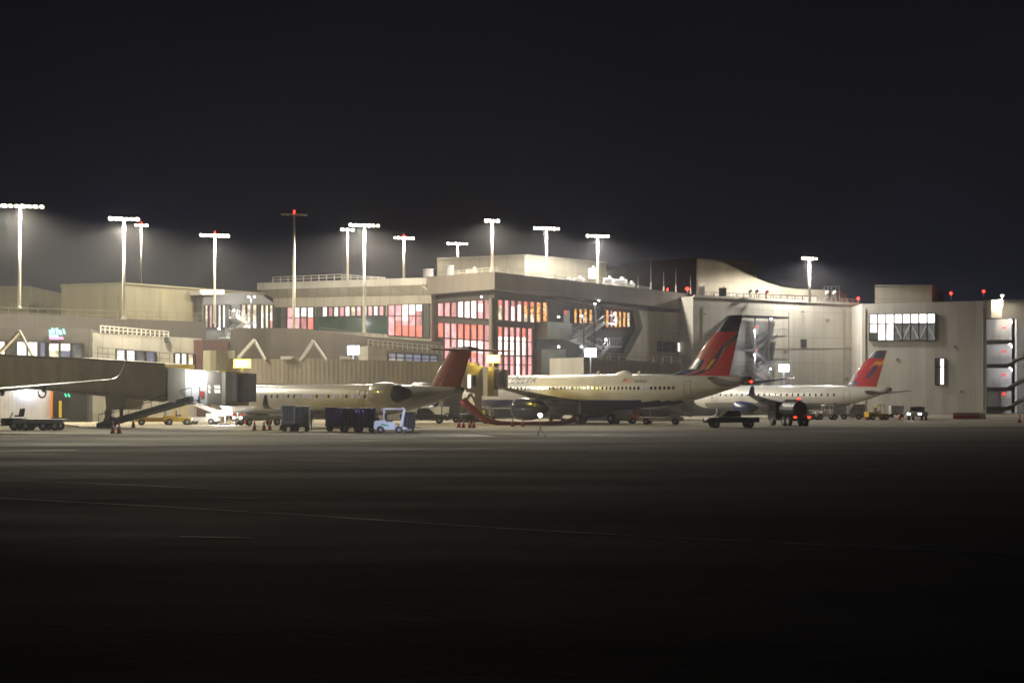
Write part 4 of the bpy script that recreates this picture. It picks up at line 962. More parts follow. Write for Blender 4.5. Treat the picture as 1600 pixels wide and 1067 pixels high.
        b = MB(); b.tube([(x + l * .72, y, z), (x + l * .9, y, z), (x + l * 1.08, y, z), (x + l * 1.25, y, z)], [r * .86, r * .74, r * .5, r * .16] if not en.get('long') else [r * .9, r * .84, r * .62, r * .42], 20); b.build('exhaust_nozzle', M['nozzle'], e, smooth=True)
        b = MB()
        if en.get('tail'):
            b.prism([(x + l * .3, s * R * .7, z - .12), (x + l * .8, s * R * .7, z - .12), (x + l * .8, y, z - .12), (x + l * .3, y, z - .12)], [(x + l * .3, s * R * .7, z + .2), (x + l * .8, s * R * .7, z + .2), (x + l * .8, y, z + .2), (x + l * .3, y, z + .2)])
        else:
            A = [(x + l * .3, z + r * .9), (x + l * 1.2, z + r * .75), (x + l * 1.5, z + r * 1.1), (x + l * .8, z + r * 1.35)]
            b.prism([(q[0], y - .14, q[1]) for q in A], [(q[0], y + .14, q[1]) for q in A])
        b.build('pylon', M['acwhite'] if not en.get('tail') else M['nozzle'], e)
    # fin
    fn = p['fin']; b = MB(); fin_mesh(b, fn['x'], fn['z'], fn['top'], fn['root'], fn['tip'], fn['sweep'], fn['fn'], fn.get('fillet', 0))
    f = b.build('tail_fin', [M['navy'], M['red'], M['dred'], M['gold'], M['orange'], M['alu']], t, smooth=False)
    b = MB(); b.tube([(fn['x'] + .03 + fn['sweep'] * v, 0, lerp(fn['z'], fn['top'], v)) for v in (.14, .5, .98)], [.09, .08, .05], 8); b.build('leading_edge', M['alu'], f, smooth=True)
    # tailplane
    tp = p['tp']
    for s in (-1, 1):
        b = MB(); st2 = [(tp['x'] + tp['sweep'] * v, lerp(tp['root'], tp['tip'], v), s * tp['half'] * v, tp['z'] + tp.get('rise', 0) * v, .09) for v in (0, .3, .6, .9, 1)]
        surface(b, st2); b.build('tailplane', M[tp['m']], t, smooth=True)
    if p.get('bullet'): b = MB(); q = p['bullet']; b.tube([(q[0], 0, q[1]), (q[0] + .4, 0, q[1]), (q[0] + 3, 0, q[1]), (q[0] + 4.2, 0, q[1])], [.05, .22, .25, .05], 12); b.build('tail_bullet', M['alu'], t, smooth=True)
    # gear
    for (x, y, r, n, strut) in p['gear']:
        for s in ((-1, 1) if y else (1,)):
            b = MB(); b.tube([(x, s * y, r), (x - .1, s * y * .95, strut)], [.13, .16], 10)
            b.bar((x, s * y - .45, r), (x, s * y + .45, r), .14); g = b.build('landing_gear', M['steel'], t)
            for w in (-.32, .32):
                MB().wheel((x, s * y + w, r), r, .34 * r / .5 if r < .6 else .38, (0, 1, 0)).build('wheel', M['tyre'], g, smooth=False)
                MB().tube([(x, s * y + w * 1.0 - .21, r), (x, s * y + w + .21, r)], r * .45, 12).build('rim', M['rim'], g)
    if p.get('dome'): b = MB(); x = p['dome']; b.tube([(x - 1.5, 0, zc + R * .98), (x - .8, 0, zc + R * 1.03), (x, 0, zc + R * 1.06), (x + 1.0, 0, zc + R * 1.02), (x + 1.6, 0, zc + R * .98)], [.05, .24, .34, .26, .05], 12); b.build('antenna_dome', M['acwhite'], t, smooth=True)
    for (x, zz) in p.get('antenna', ()):
        b = MB(); b.prism([(x, -.03, zz), (x + .5, -.03, zz), (x + .65, -.03, zz + .4), (x + .4, -.03, zz + .4)], [(x, .03, zz), (x + .5, .03, zz), (x + .65, .03, zz + .4), (x + .4, .03, zz + .4)]); b.build('blade_antenna', M['acwhite'], t)
    for (x, y, z, mm) in p.get('navs', ()):
        b = MB(); b.tube([(x - .1, y, z), (x + .1, y, z), (x + .2, y, z)], [.10, .13, .05], 8); b.build('navigation_light', M[mm], t)
    if p.get('title'):
        x0, z0, sz, body = p['title']; text_mesh(body, sz, 'fuselage_title', M['text'], t, lambda u, v: side(x0 + u, z0 + v, .02))
    if p.get('reg'):
        x0, z0 = p['reg']; text_mesh('N379DN', .42, 'registration', M['grey'], t, lambda u, v: side(x0 + 1.7 + u, z0 + v, .02))
        b = MB()
        for k in range(7): b.poly([side(x0, z0 + .07 * k, .02), side(x0 + 1.3, z0 + .07 * k, .02), side(x0 + 1.3, z0 + .07 * k + .07, .02), side(x0, z0 + .07 * k + .07, .02)], k % 2)
        b.poly([side(x0, z0 + .22, .03), side(x0 + .55, z0 + .22, .03), side(x0 + .55, z0 + .49, .03), side(x0, z0 + .49, .03)], 2)
        b.build('flag', [M['barrier'], M['white'], M['text']], t)
    return t, fu
def place(nx, nY, tx, tY):
    a = XY(nx, nY); c = XY(tx, tY); d = c - a; return a, math.atan2(d.y, d.x), d.length
a, rz, ln = place(724, 206, 1172, 175.5); print('BIG', ln)
BIG = dict(L=ln, R=1.95, zc=3.62, nose=6.2, tail=ln * .66, loc=a, rz=rz, win=(6.6, ln * .80), pitch=.58, lit=(7, 19, 22, 41, 42), cockpit=[(1.6, 2.3, 3.9, 4.5), (2.4, 3.1, 3.9, 4.6)],
  doors=(5.2, ln * .83), wing=dict(x=ln * .345, root=7.4, tip=1.5, half=17.6, sweep=26, z=2.35, winglet=2.3, wlm='navy', cant=70), eng=dict(x=ln * .30 + 1.7, y=5.6, z=1.68, r=1.27, l=3.9, m='navy'),
  fin=dict(x=ln * .765 + 1.3, z=5.3, top=11.75, root=6.2, tip=2.1, sweep=5.9, fn=widget_tail, fillet=3.6), tp=dict(x=ln * .895, root=3.9, tip=1.2, half=7.0, sweep=4.2, z=4.35, rise=.75, m='navy'),
  gear=[(4.8, 0, .38, 2, 2.4), (ln * .505, 2.9, .58, 2, 2.5)], dome=ln * .60, antenna=[(ln * .64, 5.55), (ln * .5, 5.6)], title=(9.7, 4.68, 1.22, 'DELTA'), reg=(ln * .625, 4.66), oval=1.03, belly=.6, bellymat='navy', navs=[(ln + .1, 0, 4.7, 'taill'), (ln * .42, 0, 1.55, 'beacon')])
airliner('big white jet with navy engine and red and navy tail, parked across the centre', BIG)
a, rz, ln = place(346, 183, 723, 157); print('REG', ln)
airliner('small white rear-engined jet with a dark red T-shaped tail, at left', dict(L=ln, R=1.5, zc=2.84, nose=4.6, tail=ln * .70, loc=a, rz=rz, win=(5.2, ln * .70), pitch=.92, lit=(3, 4, 8, 11, 12, 13, 15, 17, 18, 20, 21), cockpit=[(1.0, 1.6, 2.95, 3.35), (1.7, 2.3, 3.0, 3.4)],
  doors=(4.4, ln * .66), wing=dict(x=ln * .43, root=5.0, tip=1.2, half=10.8, sweep=26, z=1.55, winglet=1.6, wlm='navy', dih=2.5, cant=78), eng=dict(x=ln * .70 + 1.7, y=2.55, z=3.45, r=1.05, l=3.9, m='acwhite', tail=1, long=1),
  fin=dict(x=ln * .855 + .6, z=3.5, top=7.6, root=4.3, tip=2.9, sweep=3.2, fn=crj_tail, fillet=2.4), tp=dict(x=ln * .945 + .6, root=3.3, tip=1.3, half=5.2, sweep=2.4, z=7.6, rise=-.1, m='dred'), bullet=(ln * .93 + .6, 7.63),
  gear=[(3.2, 0, .3, 2, 1.6), (ln * .56, 1.7, .42, 2, 1.8)], antenna=[(ln * .25, 4.05), (ln * .62, 4.05)], oval=1.02, belly=.85, bellymat='grey', navs=[(ln * .61, 0, 1.25, 'amber')]))
a, rz, ln = place(1085, 243, 1392, 222); print('THIRD', ln)
airliner('farthest white jet with flame-coloured red and navy tail, parked right of the big jet', dict(L=ln, R=1.62, zc=2.9, nose=5, tail=ln * .68, loc=a, rz=rz, win=(5.6, ln * .78), pitch=.92, lit=(3,), cockpit=[(1.2, 1.9, 3.1, 3.6), (2.0, 2.6, 3.1, 3.7)],
  doors=(4.6, ln * .81), wing=dict(x=ln * .37, root=5.6, tip=1.3, half=13, sweep=25, z=1.9, winglet=1.7, wlm='navy'), eng=dict(x=ln * .31, y=4.2, z=1.45, r=.9, l=3.0, m='navy'),
  fin=dict(x=ln * .775, z=3.95, top=9.2, root=4.9, tip=2.0, sweep=4.6, fn=flame_tail, fillet=2.4), tp=dict(x=ln * .88, root=3.2, tip=1.1, half=5.6, sweep=3, z=3.4, rise=.4, m='wing'),
  gear=[(4, 0, .34, 2, 2.0), (ln * .51, 2.5, .5, 2, 2.2)], oval=1.03, belly=.6, bellymat='grey', navs=[(ln * .33, -12.9, 3.0, 'taill')]))
# fourth: only its right wing reaches into view
NB = dict(BIG); tip = XY(183, 150); th = math.radians(-70)
aft = Vector((math.cos(th), math.sin(th), 0)); stb = Vector((-math.sin(th), math.cos(th), 0))
L0 = BIG['L']; tx = L0 * .345 + math.tan(math.radians(26)) * 17.6 + .9
NB.update(loc=tip - aft * tx - stb * 18.2, rz=th, lit=(5, 9), title=None, reg=None, both=True, navs=[])
NB['wing'] = dict(BIG['wing'], z=3.0, winglet=2.7, wlm='alu')
airliner('white jet mostly outside the left edge, only its silver upturned wing in view', NB)
# ================================================================== GROUND EQUIPMENT
def loc(px, py): v = XY(px, gy(py)); return v
def wheels(t, xs, ys, r, w=.26):
    for x in xs:
        for y in ys:
            o = MB().wheel((x, y, r), r, w, (0, 1, 0)).build('wheel', M['tyre'], t)
            MB().tube([(x, y - w * .53, r), (x, y + w * .53, r)], r * .5, 10).build('rim', M['rim'], o)
def cone(px, py, label, h=.85, mm='cone', Y=None):
    p = G(px, Y) if Y else loc(px, py); t = thing('traffic_cone', label, 'cone', p, random.uniform(0, 1), 'traffic cones on the apron')
    MB().box((0, 0, .03), (.44, .44, .06)).build('base', M['black'], t)
    MB().tube([(0, 0, .06), (0, 0, h * .95), (0, 0, h)], [.19, .06, .04], 12).build('body', M[mm], t, smooth=True)
    MB().tube([(0, 0, h * .5), (0, 0, h * .7)], [.135, .10], 12).build('band', M['conew'], t, smooth=True)
cone(177, 677, 'left of the two pale scuffed cones on the left apron', 1.0); cone(187, 677, 'right of the two pale scuffed cones on the left apron', 1.0)
cone(209, 668, 'single cone below the left access stair', 1.1)
cone(383, 663, 'far cone in the glare under the small jet nose', .95)
cone(398, 672, 'leftmost cone of the row of four before the grey cage cart'); cone(413, 672, 'second cone from left before the grey cage cart'); cone(422, 672.3, 'third cone from left before the grey cage cart'); cone(440, 672, 'cone touching the left edge of the grey cage cart')
cone(717, 668, 'leftmost cone of the four below the red hose top', .8); cone(724, 668.5, 'second cone of the four below the red hose', .8); cone(734, 668.3, 'third cone of the four below the red hose', .8); cone(740, 668.6, 'rightmost cone of the four below the red hose', .8)
cone(801, 666, 'cone just left under the navy engine', .8); cone(817, 666.3, 'cone under the middle of the navy engine', .8)
cone(1592, 660, 'lone cone at the far right edge', 1.0)
cone(1405, 655.5, 'far cone left of the pickup with lit headlights', .9); cone(1354, 656, 'far cone under the farthest jet tail', .9)
# flatbed cargo tractor, left
def flatbed(px0, px1, py, label):
    a = loc(px0, py); c = loc(px1, py); Lx = (c - a).length
    t = thing('flatbed_tractor', label, 'airport tractor', (a + c) / 2)
    b = MB(); b.box((.6, 0, .95), (Lx - 1.2, 2.1, .22)); b.box((.6, -1.06, .85), (Lx - 1.3, .05, .35)); b.build('flat_deck', M['grey'], t)
    b = MB(); b.box((-Lx / 2 + 1.0, 0, .8), (1.9, 1.9, .7)); b.box((.6, 0, .55), (Lx - 2.2, .8, .45)); b.build('chassis', M['truck'], t)
    for y in (-.45, .45):
        b = MB(); b.box((-Lx / 2 + 1.5, y, 1.35), (.5, .5, .16)); b.box((-Lx / 2 + 1.75, y, 1.7), (.12, .5, .7), M=Matrix.Rotation(.2, 3, 'Y')); b.build('seat', M['black'], t)
    b = MB(); b.tube([(-Lx / 2 + .7, -.4, 1.1), (-Lx / 2 + 1.0, -.4, 1.6)], .05, 6); b.tube([(-Lx / 2 + .97, -.62, 1.62), (-Lx / 2 + .97, -.18, 1.62)], .04, 6); b.build('steering_column', M['black'], t)
    wheels(t, (-Lx / 2 + 1.3, -Lx / 2 + 2.4, Lx / 2 - 1.9, Lx / 2 - .8), (-.9, .9), .42, .3)
    b = MB(); b.bar((Lx / 2 - .2, 0, .5), (Lx / 2 + 1.2, 0, .35), .1); b.build('tow_bar', M['dark'], t)
flatbed(6, 104, 672, 'dark flatbed apron tractor with two upright seats at the lower left')
# grey cage carts
def cage(px, py, w, h, label):
    p = loc(px, py); t = thing('cage_cart', label, 'luggage cart', p, .03, 'grey cage carts')
    b = MB(); b.box((0, 0, .42), (w, 1.5, .1)); b.build('platform', M['dark'], t)
    b = MB(); b.box((0, 0, h), (w + .1, 1.6, .07)); b.build('roof', M['cage'], t)
    b = MB()
    for x in (-w / 2, w / 2): b.box((x, 0, (h + .45) / 2), (.06, 1.5, h - .45))
    b.box((0, .75, (h + .45) / 2), (w, .05, h - .45)); b.build('side_panel', M['cage'], t)
    b = MB()
    for z in (.9, 1.35, 1.8): b.box((0, 0, z), (w - .06, 1.35, .04))
    b.build('shelf', M['cage'], t)
    b = MB()
    for i in range(7): x = -w / 2 + w * i / 6; b.bar((x, -.76, .45), (x, -.76, h), .04)
    for z in (.8, 1.25, 1.7): b.bar((-w / 2, -.76, z), (w / 2, -.76, z), .035)
    b.build('mesh_door', M['steel'], t)
    wheels(t, (-w / 2 + .2, w / 2 - .2), (-.6, .6), .2, .12)
cage(451, 673.5, 1.15, 2.35, 'left grey cage cart with shelves right of the cone row'); cage(472, 673.5, 1.35, 2.25, 'right grey cage cart beside the standing worker')
# curtain-sided trailers and tug
def cart(px, py, w, h, mm, label, rz=.02):
    p = loc(px, py); t = thing('curtained_cart', label, 'luggage cart', p, rz, 'curtain-sided luggage carts')
    b = MB(); b.box((0, 0, .5), (w, 1.6, .14)); b.build('platform', M['dark'], t)
    b = MB(); n = 12
    for sd in (-.78, .78):
        A = [Vector((-w / 2 + w * k / n, sd + (.05 if k % 2 else -.02), .55)) for k in range(n + 1)]
        for k in range(n): b.poly([A[k], A[k + 1], A[k + 1] + Vector((0, 0, h - .6)), A[k] + Vector((0, 0, h - .6))])
    for x in (-w / 2, w / 2): b.poly([(x, -.78, .55), (x, .78, .55), (x, .78, h - .05), (x, -.78, h - .05)])
    b.build('curtain', M[mm], t)
    b = MB(); b.prism([(-w / 2 - .05, -.85, h - .05), (w / 2 + .05, -.85, h - .05), (w / 2 + .05, .85, h - .05), (-w / 2 - .05, .85, h - .05)], [(-w / 2, -.7, h + .08), (w / 2, -.7, h + .08), (w / 2, .7, h + .08), (-w / 2, .7, h + .08)]); b.build('roof', M[mm], t)
    b = MB(); b.bar((w / 2, 0, .45), (w / 2 + .5, 0, .35), .08); b.build('tow_bar', M['steel'], t)
    wheels(t, (-w / 2 + .35, w / 2 - .35), (-.65, .65), .26, .16)
cart(526, 673.5, 1.9, 2.1, 'purple', 'purple curtain-sided luggage cart at the left end of the train')
cart(549, 674.5, 1.75, 2.05, 'indigo', 'first dark indigo curtain cart right of the purple one'); cart(572, 675, 1.75, 2.1, 'indigo', 'dark indigo curtain cart coupled to the white tug')
p = loc(611, 676.5); t = thing('baggage_tug', 'white baggage tug with open cab pulling the dark curtained carts', 'tug', p, 0)
b = MB(); A = [(-1.45, .45), (-1.4, 1.05), (-.55, 1.15), (-.35, 1.0), (.35, .95), (.5, .55), (1.35, .5), (1.4, .35), (-1.3, .3)]
b.prism([(x, -.68, z) for x, z in A], [(x, .68, z) for x, z in A]); b.build('body', M['tug'], t)
b = MB()
for y in (-.66, .66): b.bar((.85, y, .5), (1.18, y, 2.05), .13); b.bar((-.55, y, 1.1), (-.6, y, 2.0), .08)
b.build('cab_frame', M['tug'], t)
b = MB(); b.prism([(-.8, -.75, 2.02), (1.25, -.75, 2.08), (1.25, .75, 2.08), (-.8, .75, 2.02)], [(-.7, -.65, 2.16), (1.15, -.65, 2.2), (1.15, .65, 2.2), (-.7, .65, 2.16)]); b.build('roof', M['tug'], t)
b = MB(); b.box((-.1, 0, 1.1), (.5, 1.1, .15)); b.box((-.38, 0, 1.45), (.12, 1.1, .6)); b.build('seat', M['black'], t)
b = MB(); b.poly([(.9, -.6, .95), (1.12, -.6, 1.98), (1.12, .6, 1.98), (.9, .6, .95)]); b.build('windscreen', M['glass'], t)
b = MB(); b.prism([(-.9, -.69, .72), (-.2, -.69, .62), (-.2, -.69, .72), (-.7, -.69, .84)], [(-.9, -.70, .72), (-.2, -.70, .62), (-.2, -.70, .72), (-.7, -.70, .84)]); b.build('green_logo_stripe', mat('green_stripe', (.05, .35, .18), .5), t)
wheels(t, (-.85, .75), (-.62, .62), .32, .22)
cart(640, 675.5, .95, 1.75, 'dark', 'small dark box cart right of the white tug', 0)
# persons
def person(px, py, label, rz=0, vest=False, h=1.76):
    p = loc(px, py); t = thing('person', label, 'person', p, rz)
    me = bpy.data.meshes.new('body'); s = h / 1.76
    V = [(0, 0, .95), (0, 0, 1.15), (0, 0, 1.38), (0, 0, 1.50), (0, -.02, 1.60), (0, -.02, 1.72), (.18, 0, 1.40), (.24, .02, 1.12), (.22, -.08, .88), (.21, -.10, .80), (-.18, 0, 1.40), (-.24, .02, 1.12), (-.22, -.06, .88), (-.21, -.08, .80),
         (.10, 0, .88), (.12, -.03, .48), (.12, .04, .09), (.12, -.14, .04), (-.10, 0, .88), (-.13, .05, .48), (-.13, .10, .09), (-.13, -.08, .04)]
    E = [(0, 1), (1, 2), (2, 3), (3, 4), (4, 5), (2, 6), (6, 7), (7, 8), (8, 9), (2, 10), (10, 11), (11, 12), (12, 13), (0, 14), (14, 15), (15, 16), (16, 17), (0, 18), (18, 19), (19, 20), (20, 21)]
    Rr = [.15, .14, .17, .06, .10, .08, .07, .05, .036, .03, .07, .05, .036, .03, .10, .065, .045, .04, .10, .065, .045, .04]
    me.from_pydata([(x * s, y * s, z * s) for x, y, z in V], E, []); me.materials.append(M['cloth']); me.materials.append(M['skin'])
    o = bpy.data.objects.new('body', me); COL.objects.link(o)
    md = o.modifiers.new('skin', 'SKIN'); me.skin_vertices[0].data[0].use_root = True
    for i, r in enumerate(Rr): me.skin_vertices[0].data[i].radius = (r * s, r * s)
    sd = o.modifiers.new('sub', 'SUBSURF'); sd.levels = 1; sd.render_levels = 1
    m2 = bpy.data.meshes.new_from_object(o.evaluated_get(bpy.context.evaluated_depsgraph_get())); bpy.data.objects.remove(o)
    m2.materials.clear(); m2.materials.append(M['cloth']); m2.materials.append(M['skin'])
    for f in m2.polygons:
        f.use_smooth = True; f.material_index = 1 if (f.center.z > 1.52 * s or (f.center.z < .87 * s and abs(f.center.x) > .18 * s and f.center.z > .7 * s)) else 0
    o = bpy.data.objects.new('body', m2); COL.objects.link(o); o.parent = t
    b = MB(); b.tube([(0, 0, 1.66 * s), (0, .01, 1.74 * s), (0, .02, 1.80 * s)], [.115, .11, .05], 10); b.build('hair', M['black'], t, smooth=True)
    if vest: b = MB(); b.tube([(0, 0, .98 * s), (0, 0, 1.2 * s), (0, 0, 1.44 * s)], [.20, .19, .17], 12); b.build('vest', M['vest'], t, smooth=True)
person(485, 672, 'person in dark work clothes standing right of the grey cage cart', .4)
person(757, 660, 'far person in a yellow vest near the foot of the red hose', -.3, True)
person(589, 674, 'person in a yellow vest riding behind the white tug', .2, True, 1.55)
# pickup trucks
def pickup(px, py, rz, mm, label, lights=False, s=1.0, g=None):
    t = thing('pickup_truck', label, 'pickup', loc(px, py), rz, g)
    b = MB(); A = [(-2.7, .55), (-2.7, 1.05), (-.9, 1.08), (1.1, 1.10), (2.5, 1.0), (2.7, .8), (2.7, .5)]
    b.prism([(x, -.92, z) for x, z in A], [(x, .92, z) for x, z in A]); b.build('body', M[mm], t)
    b = MB(); A = [(-.85, 1.1), (-.7, 1.72), (.45, 1.75), (1.15, 1.12)]
    b.prism([(x, -.82, z) for x, z in A], [(x, .82, z) for x, z in A]); b.build('cab', M[mm], t)
    for y in (-.83, .83): b = MB(); b.prism([(-.6, y, 1.16), (-.5, y, 1.6), (.35, y, 1.63), (.85, y, 1.16)], [(-.6, y * 1.012, 1.16), (-.5, y * 1.012, 1.6), (.35, y * 1.012, 1.63), (.85, y * 1.012, 1.16)]); b.build('window', M['glass'], t)
    b = MB(); b.prism([(.52, -.72, 1.72), (1.12, -.76, 1.16), (1.12, .76, 1.16), (.52, .72, 1.72)], [(.55, -.72, 1.75), (1.16, -.76, 1.18), (1.16, .76, 1.18), (.55, .72, 1.75)]); b.build('windscreen', M['glass'], t)
    wheels(t, (-1.75, 1.75), (-.82, .82), .39, .26)
    for y in (-.7, .7):
        MB().box((2.7, y, .85), (.06, .32, .18)).build('headlight', M['headl' if lights else 'lampd'], t)
        MB().box((-2.71, y, .9), (.05, .16, .3)).build('tail_light', M['dred'] if not lights == 'rear' else M['taill'], t)
    if lights: lamp('lamp_light', t, (3.2, 0, .8), 250, (1, .95, .85), .1, 70, Vector((1, 0, -.08)))
    return t
pickup(663, 661.5, .0, 'truck', 'black pickup parked under the tail of the small jet')
pickup(1433, 656.5, math.radians(-112), 'grey', 'grey pickup facing the camera with bright headlights, right of the farthest jet', True)
pickup(405, 664.5, math.radians(-140), 'grey', 'pickup with glaring headlights under the nose of the small jet', True)
# tank trucks, right
def tanker(px, py, rz, Lx, label, mm='grey', rear=True):
    t = thing('fuel_truck', label, 'truck', loc(px, py), rz)
    b = MB(); b.box((0, 0, .8), (Lx, .9, .3)); b.box((0, 0, .62), (Lx * .9, 2.2, .14)); b.build('chassis', M['truck'], t)
    x0 = -Lx / 2 + .3; x1 = Lx / 2 - 2.2
    b = MB(); b.tube([(x0, 0, 1.75), (x0 + .2, 0, 1.75), (x1 - .2, 0, 1.75), (x1, 0, 1.75)], [.7, .86, .86, .7], 18); b.build('tank', M[mm], t, smooth=False)
    b = MB(); b.bar((x0, 0, 2.66), (x1, 0, 2.66), .5, .08)
    for k in range(4): b.tube([(lerp(x0, x1, (k + .5) / 4), 0, 2.6), (lerp(x0, x1, (k + .5) / 4), 0, 2.8)], .2, 8)
    b.build('walkway', M['dark'], t)
    b = MB(); A = [(x1 + .15, .7), (x1 + .15, 2.55), (x1 + 1.5, 2.5), (Lx / 2, 1.6), (Lx / 2, .6)]
    b.prism([(x, -1.1, z) for x, z in A], [(x, 1.1, z) for x, z in A]); b.build('cab', M['truck'], t)
    for y in (-1.11, 1.11): b = MB(); b.ext([(x1 + .5, y, 1.6), (x1 + .5, y, 2.3), (x1 + 1.35, y, 2.3), (x1 + 1.7, y, 1.6)], (0, .02 if y > 0 else -.02, 0)); b.build('window', M['glass'], t)
    wheels(t, (-Lx / 2 + 1.2, -Lx / 2 + 2.4, Lx / 2 - 1.1), (-.95, .95), .5, .35)
    for y in (-.8, .8): MB().box((-Lx / 2 - .02, y, .95), (.06, .34, .16)).build('tail_light', M['taill'] if rear else M['dred'], t)
    return t
pickup(1142, 668, math.radians(186), 'truck', 'black pickup standing under the tail of the big jet')
t2 = tanker(1233, 665, math.radians(105), 6.4, 'dark tank truck seen from behind with two red tail lights and a red roof light', 'dark', True)
MB().tube([(-2.4, 0, 2.70), (-2.4, 0, 2.95)], .16, 8).build('roof_beacon', M['taill'], t2)
def tractor(px, py, rz, label, mm='yellow', lamp_=False, cab=True):
    t = thing('apron_tractor', label, 'tractor', loc(px, py), rz)
    b = MB(); A = [(-1.5, .4), (-1.5, 1.0), (-.3, 1.05), (-.1, .85), (.8, .85), (1.5, .75), (1.5, .35)]
    b.prism([(x, -.75, z) for x, z in A], [(x, .75, z) for x, z in A]); b.build('body', M[mm], t)
    if cab:
        b = MB()
        for x in (-.3, .75):
            for y in (-.7, .7): b.bar((x, y, .9), (x, y, 1.9), .08)
        b.box((.22, 0, 1.94), (1.3, 1.5, .08)); b.build('cab_frame', M[mm], t)
    b = MB(); b.box((.1, 0, 1.05), (.5, .9, .15)); b.box((-.18, 0, 1.35), (.1, .9, .5)); b.build('seat', M['black'], t)
    wheels(t, (-.95, .95), (-.68, .68), .36, .24)
    for y in (-.5, .5): MB().box((1.52, y, .65), (.05, .2, .16)).build('headlight', M['headl' if lamp_ else 'lampd'], t)
def loader(px, py, rz, label, mm='yellow', up=22, Lx=7):
    t = thing('belt_loader', label, 'belt loader', loc(px, py), rz)
    b = MB(); b.box((0, 0, .6), (Lx * .6, 1.6, .45)); b.box((-Lx * .2, .5, 1.0), (1.2, .6, .5)); b.build('chassis', M[mm], t)
    a = math.radians(up); p0 = Vector((-Lx * .42, 0, .95)); d = Vector((math.cos(a), 0, math.sin(a))) * Lx
    b = MB(); b.bar(p0, p0 + d, 1.0, .22); b.build('belt', M['black'], t)
    b = MB()
    for y in (-.55, .55): b.bar(p0 + Vector((0, y, .1)), p0 + d + Vector((0, y, .1)), .1, .35)
    b.build('side_rail', M[mm], t)
    b = MB(); b.bar((Lx * .15, 0, .7), p0 + d * .62, .18); b.build('lift_ram', M['steel'], t)
    wheels(t, (-Lx * .2, Lx * .2), (-.7, .7), .36, .24)
loader(242, 664, math.radians(15), 'yellow belt loader below the left jet bridge', 'yellow', 14, 7)
tractor(278, 664, .3, 'small yellow tractor with round lamp under the left bridge cab', 'yellow', True)
loader(318, 663, math.radians(170), 'brown and white baggage loader between the tractor and the glare', 'white', 20, 6)
tractor(128, 657.5, 0, 'yellow open tractor in front of the dark doorway', 'yellow', False)
tractor(700, 660, math.pi, 'dark tractor right of the black pickup', 'truck', False)
tractor(735, 659.5, .4, 'small grey tractor under the far bridge cab', 'grey', False, False)
loader(1033, 663, math.radians(168), 'pale belt loader raised to the rear hold of the big jet', 'white', 16, 8)
tractor(1000, 661.5, .1, 'orange-grey tractor right of the big jet main wheels', 'orange', False)
tractor(1290, 656, .1, 'white open tractor below the farthest jet windows', 'white'); tractor(1330, 655.5, 2.9, 'grey tractor with cab frame left of the farthest jet tail', 'grey'); tractor(1370, 656, .2, 'yellow tractor right below the farthest jet tail', 'yellow')
tractor(1262, 656, .3, 'grey low tractor beside the service truck tail lights', 'grey', False, False)
def dolly(px, py, w, h, label, mm='cage', rz=0):
    t = thing('container_dolly', label, 'container', loc(px, py), rz, 'freight containers on dollies')
    MB().box((0, 0, .45), (w + .3, 1.7, .14)).build('deck', M['dark'], t)
    b = MB(); A = [(-w / 2, .54), (-w / 2, .54 + h), (w / 2, .54 + h), (w / 2, 1.0), (w / 2 - .35, .54)]; b.prism([(x, -.75, z) for x, z in A], [(x, .75, z) for x, z in A]); b.build('container', M[mm], t)
    b = MB()
    for k in range(5): x = -w / 2 + w * (k + .5) / 5; b.bar((x, -.78, .6), (x, -.78, .5 + h), .05)
    b.build('rib', M['steel'], t); wheels(t, (-w / 2 + .2, w / 2 - .2), (-.65, .65), .2, .12)
dolly(975, 661.5, 1.9, 1.5, 'grey freight container on a dolly right of the big jet wheels'); dolly(905, 660, 1.8, 1.3, 'freight container on a dolly behind the navy engine', 'white')
dolly(870, 660, 1.8, 1.3, 'dark freight container close behind the navy engine nozzle', 'grey')
dolly(690, 657, 1.9, 1.2, 'white freight container far behind the dark tractor', 'white'); dolly(668, 656.5, 1.9, 1.3, 'grey freight container far behind the black pickup')
dolly(1310, 652.5, 1.9, 1.5, 'white freight container below the farthest jet belly', 'white'); dolly(1340, 652.5, 1.8, 1.4, 'pale freight container just left of the farthest tail', 'beige'); dolly(1400, 652.5, 1.8, 1.2, 'grey freight container at the right of the farthest tail')
dolly(375, 658, 1.8, 1.0, 'dark freight dolly deep in the glare below the bridge canopy', 'hose')
# barriers
for i in range(6):
    x = 1493 + i * 8.2; t = thing('barrier', ['leftmost of the low red and white barriers at right', 'second low barrier from the left at right', 'third low red barrier, middle of the row', 'fourth low red barrier from the left', 'fifth low red barrier from the left', 'white end barrier of the low row'][i], 'barrier', loc(x, 654.5), .05, 'low red barriers by the end block')
    w = .84; A = [(-.3, 0), (-.3, .18), (-.1, .4), (-.08, .85), (.08, .85), (.1, .4), (.3, .18), (.3, 0)]
    b = MB(); b.prism([(-w / 2, y, z) for y, z in A], [(w / 2, y, z) for y, z in A]); b.build('body', M['white' if i == 5 else 'barrier'], t)
    b = MB(); b.box((0, -.12, .6), (w * .8, .05, .14)); b.build('stripe', M['conew'], t)
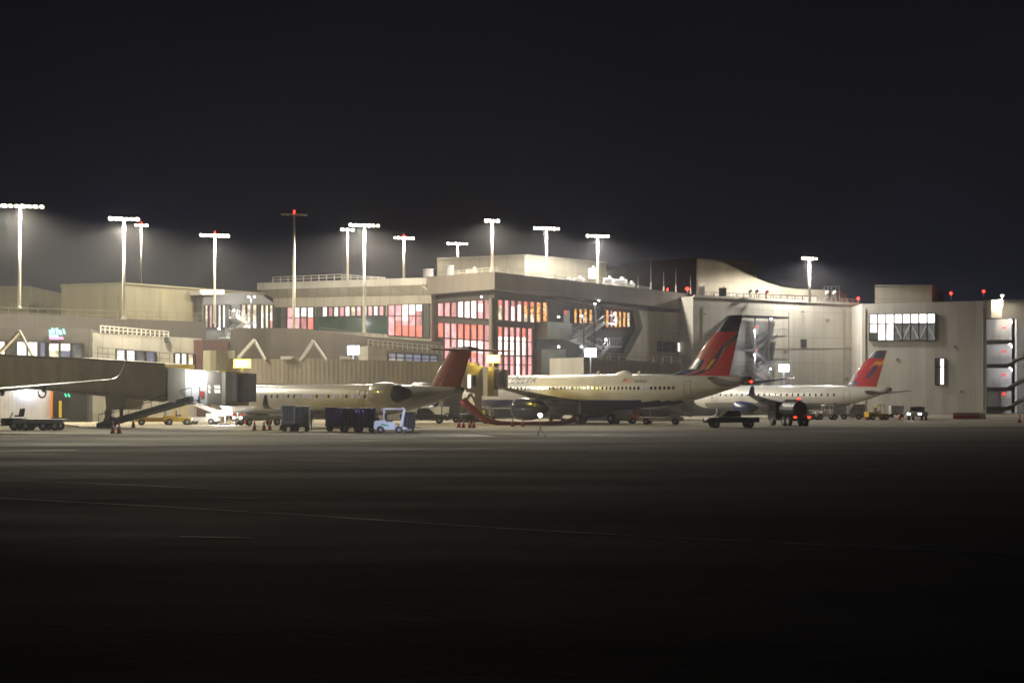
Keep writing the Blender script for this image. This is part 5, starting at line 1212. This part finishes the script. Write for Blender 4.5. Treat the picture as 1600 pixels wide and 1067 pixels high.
# red air hose from the far bridge down to the big jet
pts = [P(723, 624, 180), P(730, 632, 180), P(742, 641, 180), P(752, 650, 180), P(762, 657, 180), P(780, 661, 180.5), P(810, 662.3, 181), P(845, 662.6, 182), P(875, 661, 183), P(900, 655, 184)]
b = MB(); b.tube(pts, [.42, .42, .34, .3, .33, .28, .28, .3, .28, .3], 12); tag(b.build('air_hose', M['hose'], None, smooth=True), 'thick red air hose sagging from the far bridge cab to the ground', 'hose')
t = thing('work_light', 'small white lamp glaring in front of the navy engine, on an added thin stand', 'work light', G(844, 134), 0)  # lamp stand is added; its beam is aimed to brighten tug and carts
b = MB()
for q in range(3): a = q * 2.1; b.bar((.45 * math.cos(a), .45 * math.sin(a), 0), (0, 0, .7), .035)
b.bar((0, 0, .6), (0, 0, 1.6), .045); b.build('stand', M['steel'], t)
MB().tube([(0, -.06, 1.72), (0, -.12, 1.72)], .17, 12).build('lens', M['headl'], t); MB().tube([(.0, .08, 1.72), (0, -.06, 1.72)], [.1, .19], 10).build('housing', M['dark'], t)
lamp('lamp_light', t, (-.3, -.25, 1.75), 14000, (.72, .77, 1), .12, 62, Vector((-1, .58, .12)))
t = thing('work_light', 'low white work light glaring under the small jet nose', 'work light', loc(352, 664), 0)
MB().bar((0, 0, 0), (0, 0, 1.2), .1).build('stand', M['steel'], t); b = MB(); b.box((0, -.05, 1.35), (1.5, .12, .5)); b.build('lens', M['headl'], t)
MB().box((0, 0, .1), (1.0, .8, .16)).build('base', M['dark'], t)
lamp('lamp_light', t, (0, -.7, 1.5), 800, (.95, .96, 1), .3)
lamp('lamp_light', t, (0, .7, 1.5), 800, (.95, .96, 1), .3)
# hanging cable loop at the left bridge
pts = [J1(58 + 6 * math.cos(a), 613 + 8 * math.sin(a), -.6) for a in [math.pi * (-.1 + 1.2 * i / 12) for i in range(13)]]
b = MB(); b.tube(pts, .09, 6); b.build('cable_loop', M['black'], j)
# ------------------------------------------------------------------ night air
hz = MB().box((0, 200, 19.5), (330, 460, 43)).build('haze', bpy.data.materials.new('haze'))
hz['kind'] = 'stuff'; hm = hz.data.materials[0]; hm.use_nodes = True; ht = hm.node_tree; ht.nodes.clear()
ho = ht.nodes.new('ShaderNodeOutputMaterial'); hv = ht.nodes.new('ShaderNodeVolumePrincipled')
hv.inputs['Color'].default_value = (.9, .92, 1, 1); hv.inputs['Density'].default_value = .0005; hv.inputs['Anisotropy'].default_value = .8
ht.links.new(hv.outputs[0], ho.inputs['Volume'])
